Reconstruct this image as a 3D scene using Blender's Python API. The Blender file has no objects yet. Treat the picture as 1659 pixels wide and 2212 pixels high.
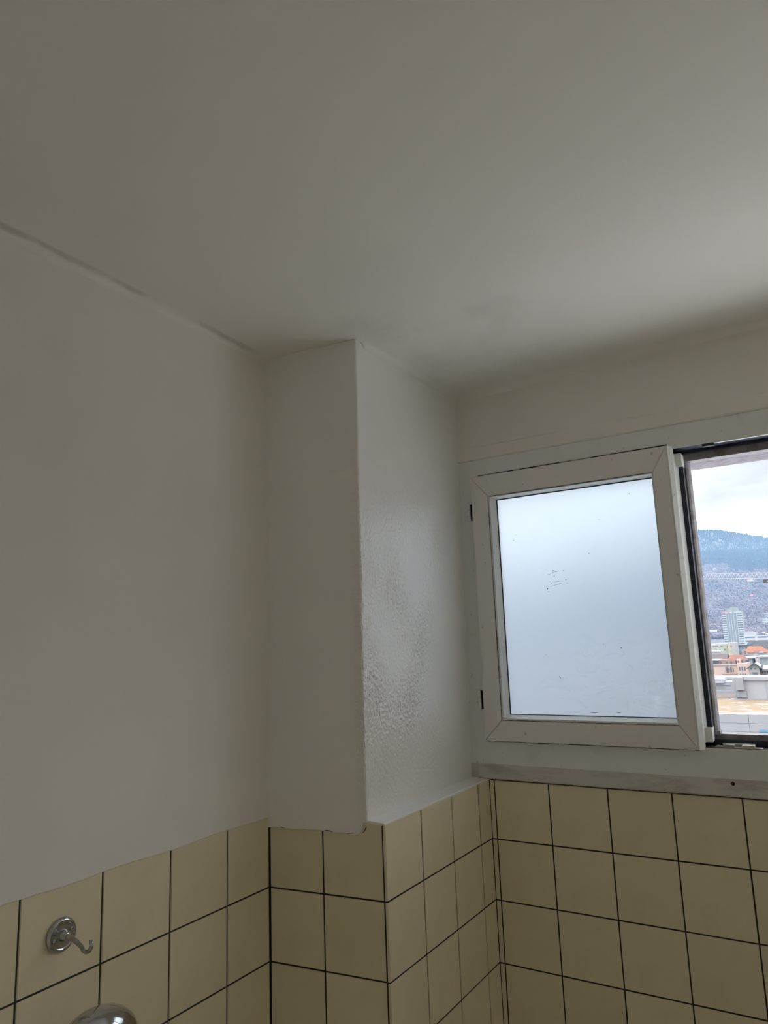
import bpy, bmesh, math, random
from mathutils import Vector, Matrix, noise
random.seed(7)
SC = bpy.context.scene
COL = SC.collection
YW = 0.5557            # inner face of the window wall
PI = math.pi

# ------------------------------------------------------------------ camera
cam = bpy.data.cameras.new('camera'); camo = bpy.data.objects.new('camera', cam); COL.objects.link(camo)
yaw, pitch, roll = 0.5564, 0.1774, -0.0369
fw = Vector((-math.sin(yaw)*math.cos(pitch), math.cos(yaw)*math.cos(pitch), math.sin(pitch)))
rt = Vector((math.cos(yaw), math.sin(yaw), 0)); up = rt.cross(fw)
r2 = rt*math.cos(roll)+up*math.sin(roll); u2 = -rt*math.sin(roll)+up*math.cos(roll)
camo.matrix_world = Matrix(((r2.x,u2.x,-fw.x,1.1357),(r2.y,u2.y,-fw.y,-1.2912),(r2.z,u2.z,-fw.z,1.6964),(0,0,0,1)))
cam.sensor_fit = 'HORIZONTAL'; cam.sensor_width = 36.0; cam.lens = 1544.7/1659*36.0
cam.clip_start = 0.02; cam.clip_end = 12000
SC.camera = camo

# ------------------------------------------------------------------ view and light
SC.view_settings.view_transform = 'Standard'; SC.view_settings.look = 'None'
SC.view_settings.gamma = 1.0; SC.view_settings.use_curve_mapping = False
SC.view_settings.exposure = 0.0
SC.cycles.max_bounces = 10; SC.cycles.diffuse_bounces = 7; SC.cycles.glossy_bounces = 4
SC.cycles.transmission_bounces = 8; SC.cycles.volume_bounces = 1
SC.cycles.sample_clamp_indirect = 6.0
SKY = 2.75             # overcast sky at the horizon; the zenith is three times as bright

CLOUD_W = 14.7
world = bpy.data.worlds.new('overcast_sky'); SC.world = world; world.use_nodes = True
nt = world.node_tree; nt.nodes.clear(); N = nt.nodes.new; Lk = nt.links.new
def wmath(op, a, b=None, clamp=False):
    n = N('ShaderNodeMath'); n.operation = op; n.use_clamp = clamp
    for i, v in enumerate((a, b)):
        if v is None: continue
        if isinstance(v, (int, float)): n.inputs[i].default_value = v
        else: Lk(v, n.inputs[i])
    return n.outputs[0]
tc = N('ShaderNodeTexCoord'); sx = N('ShaderNodeSeparateXYZ'); Lk(tc.outputs['Generated'], sx.inputs[0])
zc = wmath('MAXIMUM', sx.outputs[2], 0.0)
grad = wmath('MULTIPLY_ADD', zc, 2.0); grad.node.inputs[2].default_value = 1.0
den = wmath('ADD', zc, 0.12)
cx = wmath('DIVIDE', sx.outputs[0], den); cy = wmath('DIVIDE', sx.outputs[1], den)
cmb = N('ShaderNodeCombineXYZ'); Lk(cx, cmb.inputs[0]); Lk(cy, cmb.inputs[1])
nz = N('ShaderNodeTexNoise'); nz.inputs['Scale'].default_value = 1.1; nz.inputs['Detail'].default_value = 4
cmb.inputs[2].default_value = CLOUD_W; Lk(cmb.outputs[0], nz.inputs['Vector'])
cr = N('ShaderNodeValToRGB'); Lk(nz.outputs[0], cr.inputs[0])
cr.color_ramp.elements[0].position = 0.28; cr.color_ramp.elements[0].color = (0.180, 0.180, 0.196, 1)
cr.color_ramp.elements[1].position = 0.58; cr.color_ramp.elements[1].color = (1.12, 1.15, 1.20, 1)
ce = cr.color_ramp.elements.new(0.44); ce.color = (0.262, 0.268, 0.285, 1)
bg = N('ShaderNodeBackground'); Lk(cr.outputs[0], bg.inputs[0]); Lk(wmath('MULTIPLY', grad, SKY), bg.inputs[1])
world.cycles.sampling_method = 'NONE'
wo = N('ShaderNodeOutputWorld'); Lk(bg.outputs[0], wo.inputs[0])

# ------------------------------------------------------------------ helpers
def setp(o, label=None, cat=None, group=None, kind=None):
    if label: o['label'] = label
    if cat: o['category'] = cat
    if group: o['group'] = group
    if kind: o['kind'] = kind
    return o
def link(name, me, mat=None, parent=None, smooth=False):
    o = bpy.data.objects.new(name, me); COL.objects.link(o)
    if mat and not me.materials: me.materials.append(mat)
    if parent: o.parent = parent
    if smooth:
        for p in me.polygons: p.use_smooth = True
    return o
def empty(name, loc=(0,0,0)):
    o = bpy.data.objects.new(name, None); COL.objects.link(o); o.location = loc; o.empty_display_size = 0.1
    return o
def bm_box(bm, x0, x1, y0, y1, z0, z1):
    v = [bm.verts.new(p) for p in ((x0,y0,z0),(x1,y0,z0),(x1,y1,z0),(x0,y1,z0),(x0,y0,z1),(x1,y0,z1),(x1,y1,z1),(x0,y1,z1))]
    for f in ((3,2,1,0),(4,5,6,7),(0,1,5,4),(1,2,6,5),(2,3,7,6),(3,0,4,7)): bm.faces.new([v[i] for i in f])
    return v
def fin(bm, name, mat, parent=None, bev=0, seg=1, smooth=False, loc=None):
    if bev:
        bmesh.ops.bevel(bm, geom=bm.edges[:], offset=bev, segments=seg, affect='EDGES', profile=0.5)
    bmesh.ops.recalc_face_normals(bm, faces=bm.faces[:])
    me = bpy.data.meshes.new(name); bm.to_mesh(me); bm.free()
    o = link(name, me, mat, parent, smooth)
    if loc: o.location = loc
    return o
def box(name, x0, x1, y0, y1, z0, z1, mat, parent=None, bev=0, seg=1):
    bm = bmesh.new(); bm_box(bm, x0, x1, y0, y1, z0, z1)
    return fin(bm, name, mat, parent, bev, seg)
def prism_xy(name, pts, z0, z1, mat, parent=None, bev=0):       # plan polygon, extruded in z
    bm = bmesh.new(); a = [bm.verts.new((x,y,z0)) for x,y in pts]; b = [bm.verts.new((x,y,z1)) for x,y in pts]
    n = len(pts); bm.faces.new(a[::-1]); bm.faces.new(b)
    for i in range(n): bm.faces.new((a[i],a[(i+1)%n],b[(i+1)%n],b[i]))
    return fin(bm, name, mat, parent, bev)
def prism_xz(name, pts, y0, y1, mat, parent=None, bev=0):       # elevation polygon, extruded in y
    bm = bmesh.new(); a = [bm.verts.new((x,y0,z)) for x,z in pts]; b = [bm.verts.new((x,y1,z)) for x,z in pts]
    n = len(pts); bm.faces.new(a); bm.faces.new(b[::-1])
    for i in range(n): bm.faces.new((a[i],b[i],b[(i+1)%n],a[(i+1)%n]))
    return fin(bm, name, mat, parent, bev)
def tube(name, pts, rad, mat, parent=None, seg=14):
    bm = bmesh.new(); pts = [Vector(p) for p in pts]; rings = []
    if not isinstance(rad, (list, tuple)): rad = [rad]*len(pts)
    ref = Vector((0,0,1))
    for i, p in enumerate(pts):
        t = (pts[min(i+1,len(pts)-1)]-pts[max(i-1,0)]).normalized()
        a = t.cross(ref)
        if a.length < 0.05: a = t.cross(Vector((0,1,0)))
        a.normalize(); b = t.cross(a)
        rings.append([bm.verts.new(p+(a*math.cos(k*2*PI/seg)+b*math.sin(k*2*PI/seg))*rad[i]) for k in range(seg)])
    for i in range(len(rings)-1):
        for k in range(seg): bm.faces.new((rings[i][k],rings[i][(k+1)%seg],rings[i+1][(k+1)%seg],rings[i+1][k]))
    bm.faces.new(rings[0][::-1]); bm.faces.new(rings[-1])
    return fin(bm, name, mat, parent, smooth=True)
def lathe(name, prof, mat, parent=None, seg=40, M=None):        # profile (r, h) about local z
    bm = bmesh.new(); rings = []
    for r, h in prof:
        rings.append([bm.verts.new((max(r,1e-5)*math.cos(k*2*PI/seg), max(r,1e-5)*math.sin(k*2*PI/seg), h)) for k in range(seg)])
    for i in range(len(rings)-1):
        for k in range(seg): bm.faces.new((rings[i][k],rings[i][(k+1)%seg],rings[i+1][(k+1)%seg],rings[i+1][k]))
    bm.faces.new(rings[0][::-1]); bm.faces.new(rings[-1])
    o = fin(bm, name, mat, parent, smooth=True)
    if M is not None: o.data.transform(M)
    return o

# ------------------------------------------------------------------ materials
class NG:
    def __init__(s, name):
        s.m = bpy.data.materials.new(name); s.m.use_nodes = True; s.t = s.m.node_tree
        s.b = s.t.nodes['Principled BSDF']; s.out = s.t.nodes['Material Output']
    def n(s, k): return s.t.nodes.new(k)
    def l(s, a, b): s.t.links.new(a, b)
    def put(s, v, sock):
        if isinstance(v, (int, float)): sock.default_value = v
        elif isinstance(v, tuple): sock.default_value = v if len(v) == len(sock.default_value) else (*v, 1)
        else: s.l(v, sock)
    def obj(s): return s.n('ShaderNodeTexCoord').outputs['Object']
    def scale(s, vec, sc):
        m = s.n('ShaderNodeMapping'); s.l(vec, m.inputs[0]); m.inputs['Scale'].default_value = sc; return m.outputs[0]
    def noise(s, vec, scale, detail=4, rough=0.5, dist=0.0):
        n = s.n('ShaderNodeTexNoise'); s.l(vec, n.inputs['Vector'])
        n.inputs['Scale'].default_value = scale; n.inputs['Detail'].default_value = detail
        n.inputs['Roughness'].default_value = rough; n.inputs['Distortion'].default_value = dist
        return n.outputs[0]
    def rng(s, v, a, b, c=0.0, d=1.0):
        n = s.n('ShaderNodeMapRange'); n.interpolation_type = 'SMOOTHSTEP'; s.put(v, n.inputs[0])
        for i, q in enumerate((a,b,c,d)): n.inputs[i+1].default_value = q
        return n.outputs[0]
    def math(s, op, a, b=0.0):
        n = s.n('ShaderNodeMath'); n.operation = op; s.put(a, n.inputs[0]); s.put(b, n.inputs[1]); return n.outputs[0]
    def mix(s, f, a, b):
        n = s.n('ShaderNodeMix'); n.data_type = 'RGBA'; s.put(f, n.inputs[0]); s.put(a, n.inputs[6]); s.put(b, n.inputs[7]); return n.outputs[2]
    def xyz(s, vec):
        n = s.n('ShaderNodeSeparateXYZ'); s.l(vec, n.inputs[0]); return n.outputs
    def bump(s, h, strength, dist):
        n = s.n('ShaderNodeBump'); n.inputs['Strength'].default_value = strength; n.inputs['Distance'].default_value = dist
        s.l(h, n.inputs['Height']); s.l(n.outputs[0], s.b.inputs['Normal'])
    def col(s, v): s.put(v, s.b.inputs['Base Color'])
    def rough(s, v): s.put(v, s.b.inputs['Roughness'])
def plain(name, c, rough=0.5, metal=0.0, spec=None):
    g = NG(name); g.col(c); g.rough(rough); g.b.inputs['Metallic'].default_value = metal
    if spec is not None: g.b.inputs['Specular IOR Level'].default_value = spec
    return g.m
def weathered(name, c, c2, scale, rough=0.8, stretch=(1,1,1), lo=0.4, hi=0.65):
    g = NG(name); v = g.scale(g.obj(), stretch); g.col(g.mix(g.rng(g.noise(v, scale, 5), lo, hi), c, c2)); g.rough(rough); return g.m
MAT = {}
# wall paint: off-white, a little uneven, fine roller texture, faint smudges
def paint(name, base, smudge, amt, rough, bump_s):
    g = NG(name); v = g.obj()
    big = g.rng(g.noise(v, 3.2, 2, 0.55), 0.50, 0.74)
    g.col(g.mix(g.math('MULTIPLY', big, amt), base, smudge)); g.rough(rough)
    g.b.inputs['Specular IOR Level'].default_value = 0.0
    if bump_s: g.bump(g.noise(v, 230, 0, 0.6), bump_s, 0.0010)
    return g
PAINT = (0.88, 0.845, 0.775); SMUDGE = (0.50, 0.47, 0.41)
g = paint('wall_paint', PAINT, SMUDGE, 0.10, 0.55, 0); MAT['plaster'] = g.m
# ceiling: stains along the joint with the left wall and around the pier head
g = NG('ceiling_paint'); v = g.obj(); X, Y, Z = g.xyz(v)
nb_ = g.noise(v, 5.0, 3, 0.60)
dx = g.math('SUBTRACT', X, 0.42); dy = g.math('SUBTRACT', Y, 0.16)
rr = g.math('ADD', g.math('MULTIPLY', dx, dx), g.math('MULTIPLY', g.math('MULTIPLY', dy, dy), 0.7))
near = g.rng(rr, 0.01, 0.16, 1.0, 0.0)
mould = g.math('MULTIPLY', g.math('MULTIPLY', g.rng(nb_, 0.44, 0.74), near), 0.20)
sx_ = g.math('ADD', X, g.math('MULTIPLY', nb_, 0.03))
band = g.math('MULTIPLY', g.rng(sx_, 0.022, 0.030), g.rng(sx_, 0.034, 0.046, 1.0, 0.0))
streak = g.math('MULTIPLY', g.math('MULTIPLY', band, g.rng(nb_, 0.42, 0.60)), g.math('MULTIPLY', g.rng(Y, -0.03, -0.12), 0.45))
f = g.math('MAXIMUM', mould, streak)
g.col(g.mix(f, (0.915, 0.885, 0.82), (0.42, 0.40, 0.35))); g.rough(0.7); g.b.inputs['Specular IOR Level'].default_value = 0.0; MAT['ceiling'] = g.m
# pier paint: satin, thicker
g = NG('pier_paint'); v = g.obj()
at_ = g.n('ShaderNodeAttribute'); at_.attribute_name = 'relief'
g.col((0.89, 0.87, 0.82)); g.rough(0.30); g.b.inputs['Specular IOR Level'].default_value = 0.6; g.b.inputs['Coat Weight'].default_value = 0.5; g.b.inputs['Coat Roughness'].default_value = 0.16
g.bump(g.math('MULTIPLY', g.noise(g.scale(v, (1, 1, 0.6)), 330, 1, 0.6), at_.outputs['Fac']), 0.75, 0.0022); MAT['pier'] = g.m
# cream wall tile, glazed, every tile a touch different
g = NG('cream_tile'); v = g.obj()
oi = g.n('ShaderNodeObjectInfo'); rnd = oi.outputs['Random']
c = g.mix(rnd, (0.84, 0.755, 0.535), (0.78, 0.70, 0.49))
cl = g.rng(g.noise(v, 14, 3, 0.6), 0.42, 0.75)
g.col(g.mix(g.math('MULTIPLY', cl, 0.35), c, (0.70, 0.61, 0.42))); g.rough(0.33); g.b.inputs['Specular IOR Level'].default_value = 0.4
MAT['tile'] = g.m
g = NG('dark_grout'); v = g.obj(); g.col(g.mix(g.noise(v, 120, 4), (0.022, 0.019, 0.015), (0.065, 0.055, 0.042))); g.rough(0.9); MAT['grout'] = g.m
# tiled wall low down and behind the camera, seen by nothing but the light
g = NG('tiled_wall'); v = g.obj(); br = g.n('ShaderNodeTexBrick'); g.l(g.scale(v, (1, 1, 1)), br.inputs['Vector'])
br.offset = 0; br.inputs['Scale'].default_value = 1; br.inputs['Brick Width'].default_value = 0.15; br.inputs['Row Height'].default_value = 0.15; br.inputs['Mortar Size'].default_value = 0.0012
br.inputs['Color1'].default_value = (0.82, 0.735, 0.515, 1); br.inputs['Color2'].default_value = (0.79, 0.705, 0.495, 1); br.inputs['Mortar'].default_value = (0.06, 0.05, 0.04, 1)
g.col(br.outputs[0]); g.rough(0.35); MAT['tiled'] = g.m
# floor
g = NG('floor_tile'); v = g.obj(); br = g.n('ShaderNodeTexBrick'); g.l(v, br.inputs['Vector']); br.offset = 0
br.inputs['Scale'].default_value = 1; br.inputs['Brick Width'].default_value = 0.2; br.inputs['Row Height'].default_value = 0.2; br.inputs['Mortar Size'].default_value = 0.003
br.inputs['Color1'].default_value = (0.80, 0.77, 0.71, 1); br.inputs['Color2'].default_value = (0.77, 0.74, 0.68, 1); br.inputs['Mortar'].default_value = (0.2, 0.19, 0.17, 1)
g.col(br.outputs[0]); g.rough(0.4); MAT['floor'] = g.m
# painted window frame with grime
g = NG('window_paint'); v = g.obj()
d1 = g.math('MULTIPLY', g.rng(g.noise(v, 9, 3, 0.6), 0.54, 0.74), 0.16)
d2 = g.math('MULTIPLY', g.rng(g.noise(g.scale(v, (1, 1, 0.6)), 90, 1, 0.6), 0.70, 0.76), 0.5)
g.col(g.mix(g.math('MAXIMUM', d1, d2), (0.83, 0.845, 0.81), (0.42, 0.38, 0.31))); g.rough(0.38); MAT['window'] = g.m
g = NG('grimy_trim'); v = g.obj(); X, Y, Z = g.xyz(v)
d1 = g.math('MULTIPLY', g.rng(g.noise(g.scale(v, (0.5, 1, 2)), 16, 6, 0.65), 0.46, 0.70), 0.55)
g.col(g.mix(d1, (0.66, 0.63, 0.58), (0.30, 0.26, 0.21))); g.rough(0.6); g.bump(g.noise(v, 80, 4), 0.3, 0.0015); MAT['trim'] = g.m
g = NG('sash_paint'); v = g.obj()
d2 = g.math('MULTIPLY', g.rng(g.noise(g.scale(v, (1, 1, 0.6)), 70, 1, 0.6), 0.70, 0.76), 0.5)
g.col(g.mix(d2, (0.84, 0.815, 0.785), (0.40, 0.34, 0.27))); g.rough(0.36); MAT['sash'] = g.m
g = NG('seam_grime_shade'); v = g.obj(); g.col(g.mix(g.rng(g.noise(v, 22, 3, 0.7), 0.42, 0.56), (0.42, 0.38, 0.33), (0.02, 0.016, 0.013))); g.rough(0.9); MAT['seam'] = g.m  # grime tone that also carries the shade of the sash gap
MAT['dirt'] = weathered('brown_dirt', (0.05, 0.038, 0.028), (0.16, 0.12, 0.085), 160, 0.9)
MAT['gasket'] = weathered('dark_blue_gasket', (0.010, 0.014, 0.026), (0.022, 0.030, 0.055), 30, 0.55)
MAT['grime'] = weathered('rebate_grime_hinge_shade', (0.006, 0.006, 0.007), (0.022, 0.02, 0.02), 60, 0.8)
MAT['lip'] = weathered('grey_frame_lip', (0.30, 0.285, 0.29), (0.20, 0.175, 0.165), 40, 0.5)
MAT['chrome'] = plain('chrome', (0.50, 0.50, 0.51), 0.08, 1.0)
MAT['chrome_worn'] = weathered('worn_chrome', (0.36, 0.35, 0.34), (0.52, 0.52, 0.53), 70, 0.2); MAT['chrome_worn'].node_tree.nodes['Principled BSDF'].inputs['Metallic'].default_value = 1.0
MAT['zinc'] = weathered('zinc_plate', (0.62, 0.61, 0.58), (0.35, 0.33, 0.30), 60, 0.4)
MAT['sill_metal'] = weathered('light_metal_sill', (0.70, 0.70, 0.70), (0.60, 0.60, 0.60), 30, 0.45)
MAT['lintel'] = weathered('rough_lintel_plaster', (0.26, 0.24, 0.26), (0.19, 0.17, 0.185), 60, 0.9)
# frosted pane: rough clear glass, wiped smears low on the right
g = NG('frosted_glass'); v = g.obj(); X, Y, Z = g.xyz(v)
g.b.inputs['Transmission Weight'].default_value = 1.0; g.b.inputs['IOR'].default_value = 1.32
g.col((0.50, 0.56, 0.60))
reg = g.math('MULTIPLY', g.rng(X, 0.14, 0.40), g.rng(Z, 0.16, 0.40, 1.0, 0.0))
sm = g.rng(g.noise(g.scale(v, (1.0, 1, 1.7)), 16, 6, 0.62, 1.6), 0.50, 0.66)
smear = g.math('MULTIPLY', reg, sm)
g.rough(g.math('SUBTRACT', 0.42, g.math('MULTIPLY', smear, 0.06)))
dif = g.n('ShaderNodeBsdfTranslucent'); dif.inputs[0].default_value = (0.46, 0.51, 0.55, 1)
ms = g.n('ShaderNodeMixShader'); g.l(g.math('ADD', 0.10, g.math('MULTIPLY', smear, 0.45)), ms.inputs[0]); g.l(g.b.outputs[0], ms.inputs[1]); g.l(dif.outputs[0], ms.inputs[2])
g.l(ms.outputs[0], g.out.inputs[0]); MAT['frosted'] = g.m

# ------------------------------------------------------------------ room shell
XR, YF, ZC = 2.24, -1.62, 2.398
def struct(o): o['kind'] = 'structure'; return o
floor = struct(box('floor', -0.3, XR+0.2, YF-0.2, YW+0.22, -0.12, 0.0, MAT['floor']))
def ceil_z(x, y): return ZC + 0.026*max(0.0, -y) + 0.019*max(0.0, x-0.25)
def cove(d, r): return 0.0 if d >= r else (r-math.sqrt(max(0.0, r*r-(r-max(d, 0.0))**2)))*0.75
def ceil_drop(x, y):
    dp = math.hypot(max(0.0, x-0.254), max(0.0, (0.030+0.12*min(x, 0.25))-y))      # distance to the pier
    return max(cove(x-0.002+0.0097*min(0, y)*-1, 0.022), cove(YW-y, 0.030), cove(dp, 0.020) if y > -0.1 and x < 0.4 else 0.0)
CX = [-0.3, -0.1]+[-0.01+0.006*k for k in range(60)]+[0.36+0.03*k for k in range(61)]+[XR+0.2]
CY = [YF-0.2]+[YF+0.04*k for k in range(int((-0.14-YF)/0.04))]+[-0.14+0.006*k for k in range(118)]+[YW+0.22]
CX = sorted(set(round(q, 4) for q in CX)); CY = sorted(set(round(q, 4) for q in CY)); nx, ny = len(CX)-1, len(CY)-1
bm = bmesh.new(); gv = []
for y in CY:
    gv.append([bm.verts.new((x, y, ceil_z(x, y)-ceil_drop(x, y)+0.0022*noise.noise(Vector((x*4, y*4, 1.0)))+0.0010*noise.noise(Vector((x*13, y*13, 4.0))))) for x in CX])
for j in range(ny):
    for i in range(nx): bm.faces.new((gv[j][i], gv[j+1][i], gv[j+1][i+1], gv[j][i+1]))
tv = [bm.verts.new((x, y, 2.62)) for x, y in ((CX[0], CY[0]), (CX[-1], CY[0]), (CX[-1], CY[-1]), (CX[0], CY[-1]))]
bm.faces.new(tv)
for k, e in enumerate([gv[0], [r[-1] for r in gv], gv[-1][::-1], [r[0] for r in gv][::-1]]):
    bm.faces.new([tv[(k+1) % 4], tv[k]] + e)
ceiling = struct(fin(bm, 'ceiling', MAT['ceiling'], smooth=True))

AL, AF, AS = 0.0097, 0.1234, 0.0041
def lw(s, n=0.0):      # left wall: s along (negative towards the camera), n out of the wall
    return (s*math.sin(AL)+n*math.cos(AL), s*math.cos(AL)-n*math.sin(AL))
def fr(s, n=0.0):      # pier front
    return (s*math.cos(AF)+n*math.sin(AF), s*math.sin(AF)-n*math.cos(AF))
CS = (0.2856, 0.0348)
def sd(s, n=0.0):      # pier side (tile face)
    return (CS[0]+s*math.sin(AS)+n*math.cos(AS), CS[1]+s*math.cos(AS)-n*math.sin(AS))
ZT = 1.32              # top of the tiling; one row every 0.15 m
ROWS = [(ZT-0.15*k, ZT-0.15*(k+1)) for k in range(6)]
ZB = ROWS[-1][1]

wall_left = struct(prism_xy('wall_left', [lw(0.8,-0.011), lw(-2.3,-0.011), lw(-2.3,-0.2), lw(0.8,-0.2)], 0, 2.60, MAT['tiled']))
wall_column = struct(prism_xy('wall_column', [fr(-0.02,-0.012), fr(0.232,-0.012), (0.226,0.06), (0.226,0.60), (-0.02,0.60)], 0, 2.60, MAT['tiled']))
bm = bmesh.new()
X0, X1, WZ0, WZ1 = 0.238, 2.060, 1.3587, 2.200  # opening widened on the right by an unseen bay added for light
for a in ((-0.2, XR+0.2, YW+0.010, 0.78, 0, WZ0), (-0.2, XR+0.2, YW+0.0, 0.78, WZ1, 2.60), (-0.2, X0, YW+0.0, 0.78, WZ0, WZ1), (X1, XR+0.2, YW, 0.78, WZ0, WZ1)):
    bm_box(bm, *a)
wall_back = struct(fin(bm, 'wall_back', MAT['plaster']))
wall_right = struct(box('wall_right', XR, XR+0.2, YF-0.2, YW+0.02, 0, 2.60, MAT['plaster']))
wall_front = struct(box('wall_front', -0.2, XR+0.2, YF-0.2, YF, 0, 2.60, MAT['plaster']))

# ---- tiles, each its own piece on a dark grout bed
GAP = 0.0034
TMESH = {}
def tile_mesh(w, h, t):
    k = (round(w,4), round(h,4), t)
    if k not in TMESH:
        bm = bmesh.new(); bm_box(bm, -w/2, w/2, 0, t, -h/2, h/2)
        ed = [e for e in bm.edges if all(v.co.y < 1e-6 for v in e.verts)]
        bmesh.ops.bevel(bm, geom=ed, offset=min(0.0011, w*0.2), segments=2, affect='EDGES')
        bmesh.ops.recalc_face_normals(bm, faces=bm.faces[:])
        me = bpy.data.meshes.new('tile'); bm.to_mesh(me); bm.free(); me.materials.append(MAT['tile'])
        TMESH[k] = me
    return TMESH[k]
def tiles(parent, fn, cuts, rot, thick=0.007, top=ZT):
    for a, b in zip(cuts[:-1], cuts[1:]):
        lo, hi = min(a,b), max(a,b)
        for z1, z0 in ROWS:
            o = bpy.data.objects.new('tile', tile_mesh(hi-lo-GAP, z1-z0-GAP, thick)); COL.objects.link(o)
            x, y = fn((lo+hi)/2, random.uniform(-0.0004, 0.0003))
            o.location = (x, y, (z0+z1)/2); o.rotation_euler = (random.uniform(-.0012,.0012), 0, rot+random.uniform(-.0012,.0012)); o.parent = parent
cl = [0, -0.1283]+[-0.1283-0.15*k for k in range(1, 8)]
tiles(wall_left, lw, cl, PI/2-AL)
prism_xy('grout_bed', [lw(0.01,-0.0016), lw(cl[-1],-0.0016), lw(cl[-1],-0.012), lw(0.01,-0.012)], ZB, ZT-0.004, MAT['grout'], wall_left)
tiles(wall_column, fr, [0.0012, 0.1367, 0.2798], AF)
prism_xy('grout_bed', [fr(-0.004,-0.0016), fr(0.2835,-0.0016), fr(0.2835,-0.014), fr(-0.004,-0.014)], ZB, ZT-0.004, MAT['grout'], wall_column)
tiles(wall_column, sd, [-0.0022, 0.1505, 0.3005, 0.4505, 0.5218], PI/2-AS, 0.0055)
prism_xy('grout_bed', [sd(0.001,-0.0016), sd(0.522,-0.0016), (0.215,0.56), (0.215,0.06), sd(0.006,-0.03)], ZB, ZT-0.004, MAT['grout'], wall_column)
cw = [0.2868, 0.3015]+[0.3015+0.15*k for k in range(1, 9)]
def ww(s, n=0.0): return (s, YW-n)
tiles(wall_back, ww, cw, 0.0)
box('grout_bed', 0.285, 1.505, YW+0.0016, YW+0.012, ZB, ZT-0.004, MAT['grout'], wall_back)
box('lower_tiling', 0.28, XR, YW, YW+0.012, 0, ZB, MAT['tiled'], wall_back)
prism_xy('lower_tiling', [lw(0.0), lw(-2.1), lw(-2.1,-0.012), lw(0.0,-0.012)], 0, ZB, MAT['tiled'], wall_left)
prism_xy('lower_tiling', [lw(cl[-1]), lw(-2.1), lw(-2.1,-0.012), lw(cl[-1],-0.012)], ZB, ZT, MAT['tiled'], wall_left)
prism_xy('lower_tiling', [fr(0), fr(0.2826), sd(0), sd(0.521), (0.2, 0.55)], 0, ZB, MAT['tiled'], wall_column)

# ---- plaster skin on the left wall: wavy lower edge lapping over the tiles
def grid_mesh(name, P, nu, nv, mat, parent):
    bm = bmesh.new(); g = [[bm.verts.new(P(i/nu, j/nv)) for i in range(nu+1)] for j in range(nv+1)]
    for j in range(nv):
        for i in range(nu): bm.faces.new((g[j][i], g[j][i+1], g[j+1][i+1], g[j+1][i]))
    bm.normal_update()
    me = bpy.data.meshes.new(name); bm.to_mesh(me); bm.free()
    return link(name, me, mat, parent, smooth=True)
def Pl(u, v):
    s = -2.15*(1-u)+0.03*u
    zb = ZT-0.0035+0.0028*noise.noise(Vector((s*9, 3.1, 0)))+0.0012*noise.noise(Vector((s*40, 1.1, 0)))
    lip = 0.0026
    if v < 0.012: z, n = zb, -0.004+(lip+0.004)*(v/0.012)
    else:
        w = (v-0.012)/0.988; z = zb+(2.50-zb)*w**1.25
        n = 0.0016+(lip-0.0016)*math.exp(-(z-zb)/0.006) + 0.0016*noise.noise(Vector((s*3.1, z*3.1, 5)))*min(1,(z-zb)/0.06)
    x, y = lw(s, n); return (x, y, z)
grid_mesh('plaster', Pl, 360, 200, MAT['plaster'], wall_left)

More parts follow.
